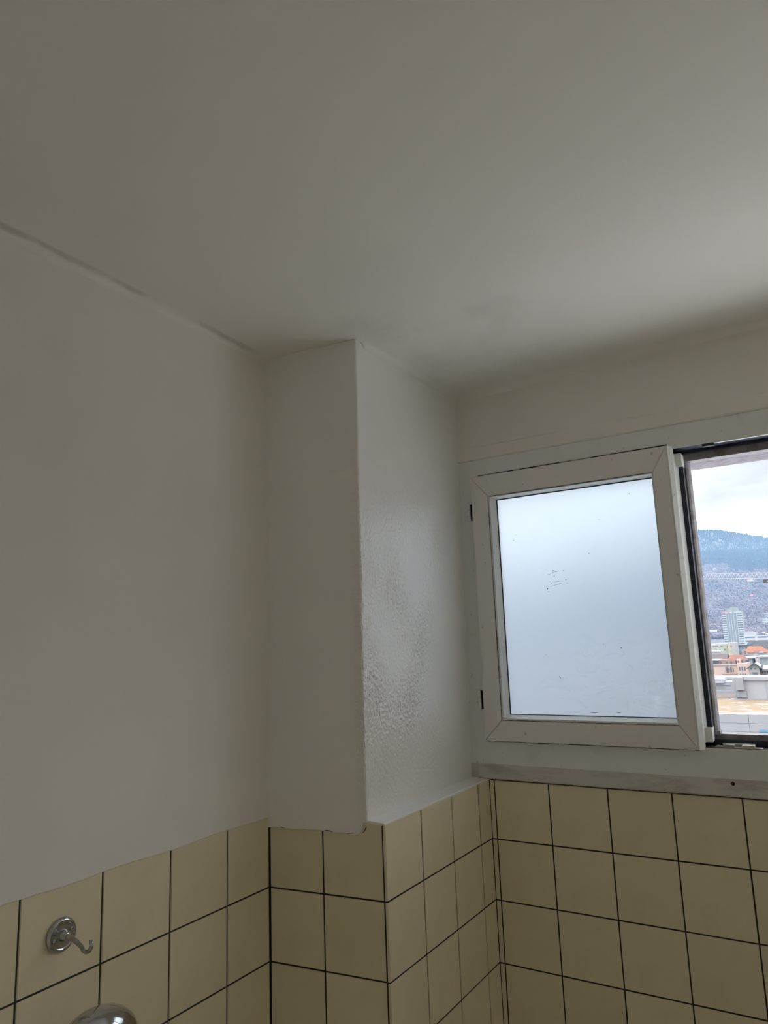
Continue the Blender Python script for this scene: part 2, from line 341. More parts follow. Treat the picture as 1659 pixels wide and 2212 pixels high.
# ---- plaster skin of the pier: smooth front, rounded arris, stippled glossy side
def lerp(a, b, t): return a+(b-a)*t
S_FRONT, R_A = 0.0, 0.005
def front_bottom(s):
    k = [(0,1.2945),(0.03,1.2965),(0.06,1.2955),(0.10,1.2975),(0.139,1.2975),(0.17,1.2950),(0.195,1.2965),(0.215,1.2935),(0.228,1.2950),(0.236,1.3010),(0.2405,1.3120),(0.243,1.3205),(0.3,1.3205)]
    for (a, za), (b, zb) in zip(k[:-1], k[1:]):
        if s <= b: return lerp(za, zb, max(0,(s-a))/(b-a)) + 0.0010*noise.noise(Vector((s*90,0,2)))
    return 1.3205
NF, NA, NS, NV = 90, 8, 260, 500; RELIEF = {}
def pier_point(i, j):
    v = j/NV
    total = NF+NA+NS
    # bottom and top path point, blended along z
    def path(t):      # t = 0 foot of the plaster, 1 ceiling
        ex, ey = fr(lerp(0.2455, 0.2545, t), 0.0022); wx = lerp(0.2385, 0.2530, t)
        if i <= NF:
            q = i/NF; sx, sy = fr(-0.006, 0.0022); px, py = lerp(sx, ex-R_A, q), lerp(sy, ey-R_A*0.12, q); return px, py, math.sin(AF), -math.cos(AF)
        if i <= NF+NA:
            a = (i-NF)/NA*PI/2; nx_, ny_ = math.sin(a), -math.cos(a)
            return ex-R_A+R_A*nx_, ey+R_A+R_A*ny_-0.0006*(1-(i-NF)/NA), nx_, ny_
        q = ((i-NF-NA)/NS); return lerp(ex, wx, q), lerp(ey+R_A, YW+0.012, q), 1.0, 0.0
    s = (i/NF)*0.2455 if i <= NF else 0.25
    zb = front_bottom(s) if i <= NF else 1.3190
    lipn = 0.0
    if j <= 2: z = zb; lipn = -0.005*(1-j/2)
    else: z = zb+(2.46-zb)*((j-2)/(NV-2))
    t = min(1, max(0, (z-1.32)/(2.4-1.32)))
    x, y, nx_, ny_ = path(t)
    d = 0.0022*noise.noise(Vector((x*5, y*5, z*4)))*(1 if i > 6 else 0)
    if i > NF-6:      # arris and side: drips and stipple, strongest near the arris and in the middle of the height
        yy = y-0.03; p = Vector((y*1.0, z*0.62, 0))
        m_z = min(1, max(0.0, (2.16-z)/0.30))*min(1, max(0.25, (z-1.30)/0.10))
        blot = 0.5+0.9*noise.noise(Vector((y*9, z*5.5, 9)))
        m_y = max(0.15, min(1, (0.44-yy)/0.16))
        RELIEF[(i, j)] = m_z*m_y*min(1, max(0.12, blot))
        amp = 0.0036*RELIEF[(i, j)]
        n1 = noise.noise(p*280); n2 = noise.noise(p*470+Vector((7,3,1))); n3 = noise.noise(p*150+Vector((1,9,4)))
        d += amp*(0.9*max(-0.25, n1)+0.5*n2+0.5*n3)
        if yy < 0.075: d += 0.0020*m_z*max(0,1-yy/0.075)*noise.noise(Vector((y*420, z*38, 2)))
        d += 0.0012*noise.noise(Vector((y*14, z*9, 3)))*min(1,(yy+0.01)/0.05)
    k = d+lipn
    return (x+nx_*k, y+ny_*k, z)
bm = bmesh.new(); tot = NF+NA+NS
gv = [[bm.verts.new(pier_point(i, j)) for i in range(tot+1)] for j in range(NV+1)]
for j in range(NV):
    for i in range(tot): bm.faces.new((gv[j][i], gv[j][i+1], gv[j+1][i+1], gv[j+1][i]))
me = bpy.data.meshes.new('plaster'); bm.to_mesh(me); bm.free(); link('plaster', me, MAT['pier'], wall_column, smooth=True)
ra = me.attributes.new('relief', 'FLOAT', 'POINT'); ra.data.foreach_set('value', [RELIEF.get((i, j), 0.0) for j in range(NV+1) for i in range(tot+1)])
# painted ledge on top of the side tiles
bm = bmesh.new(); n = 60; rows = []
for k in range(n+1):
    s = -0.001+0.522*k/n; w = 0.0006*noise.noise(Vector((s*30,0,1)))
    (xa, ya), (xb, yb), (xc, yc) = sd(s, -0.0006), sd(s, -0.0035), sd(s, -0.06)
    rows.append([bm.verts.new(p) for p in ((xa,ya,ZT-0.0025),(xa,ya,ZT+0.0002),(xb,yb,ZT+0.0022+w),(xc,yc,ZT+0.0045+w),(xc,yc,ZT-0.0025))])
for k in range(n):
    for q in range(5): bm.faces.new((rows[k][q], rows[k+1][q], rows[k+1][(q+1)%5], rows[k][(q+1)%5]))
bm.faces.new(rows[0]); bm.faces.new(rows[-1][::-1])
setp(fin(bm, 'ledge', MAT['pier'], wall_column), 'white painted ledge on top of the tiles')
box('plaster_crack', 0.2432, 0.2446, YW-0.004, YW+0.002, 2.105, 2.190, MAT['dirt'], wall_column)
# small cracks where plaster meets tile on the pier front
def crack(pts, w, parent, n):
    bm = bmesh.new(); prev = None
    for k, (s, z) in enumerate(pts):
        ww_ = w*(0.35 if k in (0, len(pts)-1) else 1)
        a = fr(s, 0.0029); b = fr(s, -0.001)
        q = [bm.verts.new((a[0],a[1],z-ww_)), bm.verts.new((a[0],a[1],z+ww_)), bm.verts.new((b[0],b[1],z+ww_)), bm.verts.new((b[0],b[1],z-ww_))]
        if prev:
            for e in range(4): bm.faces.new((prev[e], prev[(e+1)%4], q[(e+1)%4], q[e]))
        else: bm.faces.new(q)
        prev = q
    bm.faces.new(prev[::-1])
    fin(bm, n, MAT['dirt'], parent)
crack([(0.143,1.2985),(0.150,1.2990),(0.157,1.2985),(0.163,1.2978)], 0.0009, wall_column, 'plaster_crack')
crack([(0.030,1.2985),(0.036,1.2975),(0.044,1.2968)], 0.0005, wall_column, 'plaster_crack')
crack([(0.199,1.2968),(0.206,1.2975),(0.214,1.2985)], 0.0004, wall_column, 'plaster_crack')
crack([(0.236,1.3005),(0.239,1.3040),(0.242,1.3085),(0.2435,1.3130)], 0.0006, wall_column, 'plaster_crack')

# ---- plaster band above the window, proud trim batten, sill strip
box('plaster', 0.22, XR, YW-0.0015, YW+0.002, 2.236, 2.50, MAT['plaster'], wall_back)
bm = bmesh.new()
pr = [(YW+0.01,2.196),(YW-0.004,2.198),(YW-0.006,2.201),(YW-0.006,2.232),(YW-0.0015,2.2385),(YW+0.01,2.2385)]
def extr_x(name, prof, x0, x1, mat, parent=None, seg=60, wob=0.0):
    bm = bmesh.new(); rings = []
    for k in range(seg+1):
        x = lerp(x0, x1, k/seg)
        rings.append([bm.verts.new((x, y+wob*noise.noise(Vector((x*14, q, 0))), z+wob*noise.noise(Vector((x*11, q, 7))))) for q, (y, z) in enumerate(prof)])
    n = len(prof)
    for k in range(seg):
        for q in range(n): bm.faces.new((rings[k][q], rings[k+1][q], rings[k+1][(q+1)%n], rings[k][(q+1)%n]))
    bm.faces.new(rings[0]); bm.faces.new(rings[-1][::-1])
    return fin(bm, name, mat, parent)
trim_1 = struct(extr_x('trim_1', pr, 0.236, XR, MAT['plaster'], wob=0.0010))
trim_2 = struct(extr_x('trim_2', [(YW+0.012,1.3215),(YW-0.0035,1.3215),(YW-0.0060,1.3245),(YW-0.0062,1.331),(YW-0.0040,1.345),(YW-0.0015,1.3595),(YW+0.012,1.3595)], 0.262, XR, MAT['trim'], wob=0.0008))
extr_x('grime_line', [(YW+0.004,1.3185),(YW-0.0012,1.3185),(YW-0.0034,1.3218),(YW-0.0034,1.3236),(YW+0.004,1.3236)], 0.2925, 1.50, MAT['dirt'], trim_2, wob=0.0008)
box('corner_filler', 0.232, 0.2875, YW-0.0015, YW+0.012, 1.318, 1.3596, MAT['trim'], trim_2, 0.001)
lathe('screw', [(0,0),(0.0042,0),(0.0042,0.0006),(0.003,0.0014),(0,0.0014)], MAT['dirt'], trim_2, 16, Matrix.Translation((0.887, YW-0.0055, 1.351)) @ Matrix.Rotation(PI/2, 4, 'X'))

# ------------------------------------------------------------------ window
window = struct(empty('window_1', (X0, YW, WZ0)))
W_INV = Matrix.Translation((-X0, -YW, -WZ0))
def wpart(o, parent=None):
    o.parent = parent or window
    if parent is None: o.data.transform(W_INV)      # parts are built in room coordinates
    else: o.data.transform(W_INV)
    return o
FM = MAT['window']
YB = 0.632             # back of the fixed frame
FT, FB, FL, FR_ = 2.138, 1.4256, 0.300, 1.998
wpart(prism_xz('frame_rail', [(X0,WZ0),(X1,WZ0),(FR_,FB),(FL,FB)], YW-0.0005, YB, FM))
wpart(prism_xz('frame_rail', [(FL,FT),(FR_,FT),(X1,WZ1),(X0,WZ1)], YW-0.0005, YB, FM))
wpart(prism_xz('frame_stile', [(X0,WZ0),(FL,FB),(FL,FT),(X0,WZ1)], YW-0.0005, YB, FM))
wpart(prism_xz('frame_stile', [(FR_,FB),(X1,WZ0),(X1,WZ1),(FR_,FT)], YW-0.0005, YB, FM))
wpart(box('added_bay_mullion', 1.363, 1.425, YW-0.0005, YB, FB, FT, FM))  # divides off the unseen open bay added to bring in more daylight
# rebate: dark gasket line and the outer lip, all round
def ring(name, a, b, y0, y1, mat):        # a: outer rect, b: inner rect  (x0,x1,z0,z1)
    for nme, p in ((name, [(a[0],a[2]),(a[1],a[2]),(b[1],b[2]),(b[0],b[2])]), (name, [(b[0],b[3]),(b[1],b[3]),(a[1],a[3]),(a[0],a[3])]),
                   (name, [(a[0],a[2]),(b[0],b[2]),(b[0],b[3]),(a[0],a[3])]), (name, [(b[1],b[2]),(a[1],a[2]),(a[1],a[3]),(b[1],b[3])])):
        wpart(prism_xz(nme, p, y0, y1, mat))
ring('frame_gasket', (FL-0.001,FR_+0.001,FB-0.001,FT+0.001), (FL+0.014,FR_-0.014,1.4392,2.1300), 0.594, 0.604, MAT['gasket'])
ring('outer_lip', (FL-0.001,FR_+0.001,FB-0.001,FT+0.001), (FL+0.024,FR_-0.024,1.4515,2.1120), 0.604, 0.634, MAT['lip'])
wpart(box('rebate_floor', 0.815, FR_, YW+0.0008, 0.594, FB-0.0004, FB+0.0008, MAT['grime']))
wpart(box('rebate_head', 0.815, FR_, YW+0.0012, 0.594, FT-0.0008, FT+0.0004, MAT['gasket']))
# striker on the sill of the rebate
wpart(box('striker_plate', 0.8725, 0.955, YW+0.001, YW+0.016, FB+0.0006, FB+0.0026, MAT['zinc']))
wpart(box('striker_block', 0.8745, 0.8985, YW+0.0002, YW+0.011, FB+0.0006, FB+0.0085, MAT['zinc'], bev=0.0008))
wpart(box('striker_block', 0.9135, 0.9395, YW+0.0002, YW+0.011, FB+0.0006, FB+0.0085, MAT['zinc'], bev=0.0008))
wpart(box('striker_bar', 0.8725, 0.9400, YW+0.011, YW+0.0145, FB+0.0026, FB+0.0105, MAT['zinc'], bev=0.0006))
wpart(box('latch_tongue', 0.858, 0.8725, YW+0.002, YW+0.012, FB+0.0006, FB+0.0045, MAT['zinc'], bev=0.001))
wpart(lathe('screw', [(0,0),(0.0026,0),(0.0022,0.0016),(0,0.002)], MAT['zinc'], None, 14, Matrix.Translation((0.8645, YW+0.007, FB+0.004))))
wpart(box('head_latch', 0.905, 0.932, YW-0.0004, YW+0.014, FT-0.0062, FT+0.0052, MAT['gasket'], bev=0.0006))
wpart(box('head_strip', 0.930, 1.20, YW-0.0008, YW+0.006, FT-0.0016, FT+0.0042, FM))

# the closed, hinged casement
YS = YW-0.015          # its face stands proud of the fixed frame
SX0, SX1, SZ0, SZ1 = 0.2905, 0.8253, 1.4215, 2.1458
GX0, GX1, GZ0, GZ1 = 0.342, 0.787, 1.4755, 2.0835      # sight line at the face
def sash_member(pts_out, pts_in):
    return prism_xz('sash_member', [*pts_out, *pts_in], YS, YW+0.052, FM)
o_, i_ = (SX0,SX1,SZ0,SZ1), (GX0,GX1,GZ0,GZ1)
bm = bmesh.new()
g_ = 0.00035           # mitre joints show as hairlines
def add_mitred(bm, a, b, y0, y1):
    for p in ([(a[0]+g_,a[2]),(a[1]-g_,a[2]),(b[1]-g_,b[2]),(b[0]+g_,b[2])], [(b[0]+g_,b[3]),(b[1]-g_,b[3]),(a[1]-g_,a[3]),(a[0]+g_,a[3])],
              [(a[0],a[2]+g_),(b[0],b[2]+g_),(b[0],b[3]-g_),(a[0],a[3]-g_)], [(b[1],b[2]+g_),(a[1],a[2]+g_),(a[1],a[3]-g_),(b[1],b[3]-g_)]):
        A = [bm.verts.new((x,y0,z)) for x,z in p]; B = [bm.verts.new((x,y1,z)) for x,z in p]
        bm.faces.new(A); bm.faces.new(B[::-1])
        for q in range(4): bm.faces.new((A[q],B[q],B[(q+1)%4],A[(q+1)%4]))
add_mitred(bm, o_, i_, YS, YW-0.0030)
bmesh.ops.bevel(bm, geom=[e for e in bm.edges if all(abs(v.co.y-YS)<1e-6 for v in e.verts)], offset=0.0016, segments=3, affect='EDGES')
add_mitred(bm, (0.303,0.822,1.4285,2.1345), (GX0+0.001,GX1-0.001,GZ0+0.001,GZ1-0.001), YW-0.0035, 0.612)
sash = fin(bm, 'sash', MAT['sash']); wpart(sash); setp(sash, 'closed casement sash with mitred corners')
def spart(o): return wpart(o, sash)
YG = YW+0.0085
# glazing beads slope back to the glass
GI = (0.3575, 0.7815, 1.4885, 2.0755)
def bead(p):
    bm = bmesh.new()
    A = [bm.verts.new(q) for q in p[0]]; B = [bm.verts.new(q) for q in p[1]]
    bm.faces.new(A); bm.faces.new(B[::-1])
    for q in range(len(A)): bm.faces.new((A[q],B[q],B[(q+1)%len(A)],A[(q+1)%len(A)]))
    spart(fin(bm, 'glazing_bead', FM))
def bsec(ox, oz, ix, iz):      # section at one corner: outer point, inner point
    return [(ox,YS+0.0014,oz),(lerp(ox,ix,.35),YS+0.0008,lerp(oz,iz,.35)),(ix,YG-0.0022,iz),(ix,YG-0.0005,iz),(ox,YG-0.0005,oz)]
e_ = 0.0003
c00 = bsec(GX0+e_,GZ0+e_,GI[0],GI[2]); c10 = bsec(GX1-e_,GZ0+e_,GI[1],GI[2]); c11 = bsec(GX1-e_,GZ1-e_,GI[1],GI[3]); c01 = bsec(GX0+e_,GZ1-e_,GI[0],GI[3])
for a, b in ((c00,c10),(c10,c11),(c11,c01),(c01,c00)): bead((a,b))
# black glazing seal between bead and glass
def seal(x0,x1,z0,z1): spart(box('glazing_seal', x0,x1,YG-0.0022,YG-0.0001,z0,z1, MAT['gasket']))
q = 0.0024
seal(GI[0],GI[1],GI[2]-0.002,GI[2]+q*0.7); seal(GI[0],GI[1],GI[3]-q,GI[3]+0.002); seal(GI[0]-0.002,GI[0]+q,GI[2],GI[3]); seal(GI[1]-q*0.6,GI[1]+0.002,GI[2],GI[3])
spart(setp(box('pane', GI[0]-0.006,GI[1]+0.006,YG,YG+0.005,GI[2]-0.006,GI[3]+0.006, MAT['frosted']), 'frosted pane with smears and dark flecks'))
# dirt flecks stuck to the pane
bm = bmesh.new()
FX = [(0.5075,1.8478,.0012,.0024,0),(0.5050,1.8585,.0022,.0007,.1),(0.5060,1.8630,.0022,.0006,.3),(0.5130,1.8590,.0045,.0005,-.05),(0.4955,1.8545,.0055,.0004,.2),(0.5345,1.8600,.0012,.0016,-.4),(0.5385,1.8360,.0011,.0013,0),(0.4985,1.8290,.0012,.0009,.3),(0.5180,1.8330,.0160,.0003,.06),(0.5100,1.8240,.0170,.0003,.16),(0.5160,1.8265,.0120,.0003,.12),
      (0.4865,1.8160,.0017,.0018,-.5),(0.4885,1.8080,.0018,.0006,.3),(0.5420,1.8265,.0009,.0008,0),(0.6650,1.6560,.0017,.0014,.5),(0.5010,1.5860,.0024,.0007,-.9),(0.5030,1.5835,.0022,.0006,-.6),(0.6220,1.6660,.0007,.0009,0),(0.4650,1.6440,.0006,.0006,0),(0.4700,1.6430,.0009,.0006,0),(0.7210,2.0420,.0011,.0011,0),(0.6050,1.9000,.0009,.0008,0),(0.4000,1.9550,.0013,.0010,.3),(0.4080,1.9700,.0007,.0006,0),(0.6380,1.9850,.0008,.0008,0),(0.6450,1.4990,.0050,.0008,0),(0.5830,1.4975,.0100,.0007,.02)]
for x, z, a, b, r in FX:
    vs = []
    for yy in (YG-0.0003, YG+0.0001):
        vs.append([bm.verts.new((x+a*math.cos(t)*math.cos(r)-b*math.sin(t)*math.sin(r), yy, z+a*math.cos(t)*math.sin(r)+b*math.sin(t)*math.cos(r))) for t in [k*PI/4 for k in range(8)]])
    bm.faces.new(vs[0])
    for k in range(8): bm.faces.new((vs[0][k], vs[1][k], vs[1][(k+1)%8], vs[0][(k+1)%8]))
spart(setp(fin(bm, 'dirt_flecks', MAT['dirt']), kind='stuff'))
# dark strips painting the shaded gap around casement and beads, with some grime
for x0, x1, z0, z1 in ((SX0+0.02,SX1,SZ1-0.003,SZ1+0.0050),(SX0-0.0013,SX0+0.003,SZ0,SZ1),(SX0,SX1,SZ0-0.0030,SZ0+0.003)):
    spart(box('seam_grime_shade', x0, x1, YW-0.0042, YW-0.0004, z0, z1, MAT['seam']))
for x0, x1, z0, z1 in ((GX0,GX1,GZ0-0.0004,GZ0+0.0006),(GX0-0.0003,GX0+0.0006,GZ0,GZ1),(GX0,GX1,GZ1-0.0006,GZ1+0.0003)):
    spart(box('seam_grime_shade', x0, x1, YS-0.0002, YS+0.002, z0, z1, MAT['seam']))
# hinges
for zc_ in (2.046, 1.527):
    h = lathe('hinge', [(0,-.026),(.0040,-.026),(.0052,-.024),(.0052,-.0095),(.0038,-.0090),(.0038,-.0080),(.0052,-.0075),(.0052,.0075),(.0038,.0080),(.0038,.0090),(.0052,.0095),(.0052,.024),(.0040,.026),(0,.026)], FM, None, 18, Matrix.Translation((0.2765, YW-0.0060, zc_)))
    spart(h)
    spart(box('hinge_leaf', 0.2812, 0.2915, YW-0.004, YW+0.0005, zc_-0.024, zc_+0.024, MAT['grime']))  # leaf blackened to stand for the shaded slit beside the barrel
# meeting stile: overlap lip, bevelled edge, dark seal between two end caps, outer lip
spart(prism_xy('overlap_lip', [(SX1-0.0004,YS+0.0006),(SX1+0.0022,YS+0.0003),(0.8368,YW-0.0035),(0.8372,YW+0.004),(SX1-0.004,YW+0.004)], SZ0-0.0005, SZ1-0.001, FM, bev=0.0004))
AZ0, AZ1 = 1.4365, 2.1275
spart(prism_xy('meeting_stile', [(0.800,YW+0.004),(0.8370,YW+0.004),(0.8384,YW+0.010),(0.8425,YW+0.018),(0.8425,YW+0.052),(0.800,YW+0.052)], AZ0, AZ1, FM))
spart(box('meeting_gasket', 0.842, 0.8530, YW+0.022, YW+0.046, AZ0+0.03, AZ1-0.03, MAT['gasket']))
spart(prism_xy('meeting_lip', [(0.800,YW+0.046),(0.8560,YW+0.046),(0.8605,YW+0.052),(0.8640,YW+0.064),(0.8640,YW+0.070),(0.800,YW+0.070)], AZ0+0.012, AZ1-0.012, MAT['lip'], bev=0.0006))
for a, b in ((AZ0, AZ0+0.033), (AZ1-0.033, AZ1)):
    spart(box('end_cap', 0.8372, 0.8532, YW+0.012, YW+0.047, a, b, FM, bev=0.0008))
spart(box('end_cap', 0.850, 0.866, YW+0.044, YW+0.072, AZ0+0.012, AZ0+0.022, MAT['lip'], bev=0.0006))
# outside: rough lintel and reveal of the opening, weathered sill
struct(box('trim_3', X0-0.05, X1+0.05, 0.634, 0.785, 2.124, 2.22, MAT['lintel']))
struct(box('trim_4', X0-0.05, X1+0.05, 0.634, 0.84, 1.34, 1.405, MAT['sill_metal']))

# ------------------------------------------------------------------ chrome hook on the left wall
def on_left(s, n, z): x, y = lw(s, n); return (x, y, z)
hk = empty('wall_hook', on_left(-0.5063, 0, 1.2425)); setp(hk, 'round chrome wall hook screwed to a cream tile', 'hook')
MH = Matrix.Rotation(PI/2, 4, 'Y')
lathe('base_plate', [(0,0.0003),(0.0255,0.0003),(0.0265,0.002),(0.0262,0.0045),(0.0240,0.0068),(0.0215,0.0076),(0.0200,0.0066),(0.0190,0.0062),(0.010,0.0075),(0.0,0.0080)], MAT['chrome'], hk, 48, MH)
lathe('boss', [(0,0.007),(0.0092,0.007),(0.0088,0.010),(0.0066,0.0135),(0.0056,0.018),(0.0050,0.0185),(0,0.0185)], MAT['chrome'], hk, 30, MH)
for sy, sz in ((0.0150, 0.0050), (-0.0150, -0.0050)):
    lathe('screw', [(0,0.006),(0.0034,0.006),(0.0032,0.0078),(0.0018,0.0086),(0,0.0086)], MAT['chrome'], hk, 16, Matrix.Translation((0, sy, sz)) @ MH)
pts = []
for k in range(9): pts.append((0.016+0.0044*k, 0.0005*k, -0.0002*k-0.00016*k*k))
bx, by, bz = pts[-1]
R_ = 0.0105
for k in range(1, 15):
    a = -1.0+(k/14)*3.3
    pts.append((bx+0.0085+R_*math.sin(a), by+0.0012*k/4, bz+0.0050-R_*math.cos(a)))
rd = [0.0046-0.0014*min(1, k/8) for k in range(len(pts))]; rd[-1] = 0.0022
tube('hook_rod', pts, rd, MAT['chrome_worn'], hk, 16)

# ------------------------------------------------------------------ hand shower below it, only its top in the picture
hs = empty('hand_shower', (0.085, -0.494, 1.104)); setp(hs, 'chrome shower head with a domed back at the lower edge', 'shower head')
prof = [(0,0.034),(0.012,0.0335),(0.026,0.0305),(0.038,0.0245),(0.047,0.0160),(0.0515,0.0070),(0.0525,0.000),(0.0505,-0.0060),(0.046,-0.0085),(0.0,-0.0085)]
head = lathe('shower_head', prof[::-1], MAT['chrome'], hs, 56, Matrix.Rotation(math.radians(-14), 4, 'X') @ Matrix.Rotation(math.radians(16), 4, 'Y') @ Matrix.Diagonal((0.8, 1.25, 1.35, 1)))
tube('handle', [(0.0,-0.055,0.000),(0.0,-0.085,-0.016),(-0.004,-0.120,-0.046),(-0.010,-0.150,-0.090),(-0.015,-0.165,-0.140),(-0.015,-0.170,-0.190)], [0.017,0.0155,0.0135,0.0125,0.012,0.0115], MAT['chrome'], hs, 20)
lathe('wall_bracket', [(0,0),(0.024,0),(0.024,0.006),(0.013,0.012),(0.013,0.075),(0,0.075)], MAT['chrome'], hs, 28, Matrix.Translation((-0.0895, -0.168, -0.160)) @ Matrix.Rotation(PI/2, 4, 'Y'))
tube('hose', [(-0.015,-0.170,-0.185),(-0.015,-0.172,-0.30),(0.0,-0.16,-0.45),(0.03,-0.12,-0.56),(0.05,-0.05,-0.60),(0.05,0.03,-0.56),(0.02,0.09,-0.50)], 0.0075, MAT['chrome_worn'], hs, 12)

# ------------------------------------------------------------------ outdoors
OUT = lambda n, c, c2=None, s=0.3, r=0.85: weathered(n, tuple(q*0.32 for q in c), tuple(q*0.32 for q in (c2 or tuple(q*0.82 for q in c))), s, r)
MAT['white_panel'] = OUT('white_cladding', (0.66,0.67,0.70), (0.62,0.63,0.67), 0.4, 0.5)
MAT['hall_grey'] = OUT('pale_grey_cladding', (0.84,0.85,0.90), (0.78,0.79,0.85), 0.4, 0.5)
MAT['joint'] = plain('panel_joint', (0.36,0.37,0.40), 0.9)
MAT['louver'] = plain('louver_grey', (0.22,0.24,0.27), 0.6)
MAT['win_dark'] = plain('window_glass_dark', (0.08,0.10,0.13), 0.15)
MAT['win_blue'] = plain('window_glass_blue', (0.07,0.17,0.26), 0.15)
MAT['snow'] = OUT('snow', (0.86,0.88,0.92), (0.80,0.82,0.86), 0.5)
g = NG('dry_grass_with_snow'); v = g.obj(); X, Y, Z = g.xyz(v)
gr = g.mix(g.noise(v, 0.9, 6, 0.65), (0.16,0.11,0.06), (0.25,0.19,0.125))
sn = g.rng(g.math('ADD', g.noise(g.scale(v, (0.35, 1.3, 1)), 0.8, 6, 0.7), g.math('MULTIPLY', g.rng(Y, 98.0, 102.5, 1.0, 0.0), 0.12)), 0.56, 0.62)
g.col(g.mix(sn, gr, (0.46,0.47,0.49))); g.rough(0.9); MAT['roof_grass'] = g.m
MAT['gravel'] = OUT('brown_gravel', (0.34,0.26,0.22), (0.25,0.19,0.165), 1.4)
MAT['pink'] = OUT('pink_render', (1.15,0.88,0.76), (1.10,0.83,0.72)); MAT['pink_dark'] = OUT('dusky_pink_render', (0.80,0.52,0.45))
MAT['white_r'] = OUT('white_render', (0.82,0.80,0.76)); MAT['pale_blue_r'] = OUT('pale_blue_render', (0.60,0.68,0.72))
MAT['green_r'] = OUT('pale_green_render', (0.88,0.93,0.74)); MAT['yellow_r'] = OUT('pale_yellow_render', (1.0,0.95,0.66))
MAT['red_roof'] = OUT('red_tile_roof', (0.60,0.27,0.20), (0.48,0.22,0.18), 0.7); MAT['orange_roof'] = OUT('orange_tile_roof', (0.74,0.28,0.15), (0.66,0.25,0.14), 0.7)
MAT['slate'] = OUT('slate_roof', (0.16,0.16,0.18)); MAT['brown_roof'] = OUT('brown_roof', (0.30,0.24,0.25))
MAT['tower_c'] = OUT('tower_concrete', (0.62,0.68,0.70)); MAT['tower_g'] = plain('tower_glass', (0.13,0.18,0.21), 0.25); MAT['tower_w'] = plain('tower_white', (0.30,0.31,0.32), 0.6)
MAT['red_sign'] = plain('red_sign', (0.42,0.07,0.07), 0.5); MAT['crane'] = plain('crane_white_paint', (0.34,0.35,0.37), 0.5); MAT['crane_dark'] = plain('crane_cab_dark', (0.05,0.05,0.06), 0.4)
MAT['conifer'] = weathered('conifer_needles', (0.016,0.030,0.034), (0.035,0.055,0.055), 0.02, 0.95)
MAT['bare'] = weathered('bare_twigs', (0.085,0.072,0.080), (0.135,0.12,0.13), 0.02, 0.95)
g = NG('hill_forest_floor'); v = g.obj()
a_ = g.mix(g.rng(g.noise(v, 0.006, 6, 0.62, 0.5), 0.42, 0.62), (0.040,0.055,0.062), (0.125,0.115,0.125))
g.col(g.mix(g.rng(g.noise(v, 0.010, 5, 0.6, 0.8), 0.64, 0.74), a_, (0.16,0.165,0.18))); g.rough(0.95); MAT['hill'] = g.m
g = NG('valley_ground'); v = g.obj()
a_ = g.mix(g.noise(v, 0.05, 6, 0.7), (0.11,0.11,0.11), (0.33,0.33,0.35)); Yg = g.xyz(v)[1]
yard = g.rng(g.math('ADD', Yg, g.math('MULTIPLY', g.noise(v, 0.08, 3), 20)), 45, 70, 1.0, 0.0)      # unseen snow under the window, added to bounce light indoors; duller ground beyond
g.col(g.mix(g.math('MAXIMUM', yard, g.math('MULTIPLY', g.rng(g.noise(v, 0.03, 6, 0.7), 0.52, 0.6), 0.35)), a_, (0.88,0.89,0.91))); g.rough(0.95); MAT['ground'] = g.m

ZG = -21.0
def ground_z(y): return ZG
def plane_grid(name, x0, x1, y0, y1, nx, ny, f, mat):
    bm = bmesh.new(); gv = [[bm.verts.new((lerp(x0,x1,i/nx), lerp(y0,y1,j/ny), f(lerp(x0,x1,i/nx), lerp(y0,y1,j/ny)))) for i in range(nx+1)] for j in range(ny+1)]
    for j in range(ny):
        for i in range(nx): bm.faces.new((gv[j][i], gv[j][i+1], gv[j+1][i+1], gv[j+1][i]))
    me = bpy.data.meshes.new(name); bm.to_mesh(me); bm.free(); return link(name, me, mat, smooth=True)
def interp(k, t):
    if t <= k[0][0]: return k[0][1]
    for (a, za), (b, zb) in zip(k[:-1], k[1:]):
        if t <= b: return lerp(za, zb, (t-a)/(b-a))
    return k[-1][1]
def hill_near_z(x, y):
    pr_ = [(900,-22),(1000,-21),(1200,-9),(1300,1),(1700,62),(2200,172),(2450,228),(2550,234),(2800,170),(3000,60)]
    sc = interp([(-2600,0.75),(-1500,1.0),(-357,1.03),(-160,0.985),(300,0.85),(1200,0.55)], x)
    z = interp(pr_, y)
    return (z*sc if z > 0 else z) + (7*noise.noise(Vector((x*0.004, y*0.004, 0)))+3*noise.noise(Vector((x*0.015,y*0.015,2))))*min(1, max(0, (y-1150)/400))
def hill_far_z(x, y):
    crest = interp([(-3200,300),(-1800,430),(-900,500),(-582,507),(-451,490),(-350,462),(-249,430),(0,360),(600,240),(1800,150)], x)
    t = interp([(2600,0.35),(3000,0.55),(3600,0.86),(4000,1.0),(4300,0.95),(5000,0.5)], y)
    return crest*t + 8*noise.noise(Vector((x*0.004, y*0.004, 7)))
setp(plane_grid('valley_ground', -700, 700, 1.5, 1100, 20, 20, lambda x,y: ZG, MAT['ground']), kind='structure')
setp(plane_grid('wooded_hillside', -2600, 1200, 1000, 3000, 150, 80, hill_near_z, MAT['hill']), 'hazy blue wooded hillside behind the town', 'hill', kind='structure')
setp(plane_grid('far_ridge', -3200, 1800, 2600, 5000, 130, 50, hill_far_z, MAT['hill']), 'highest hazy ridge on the skyline', 'hill', kind='structure')
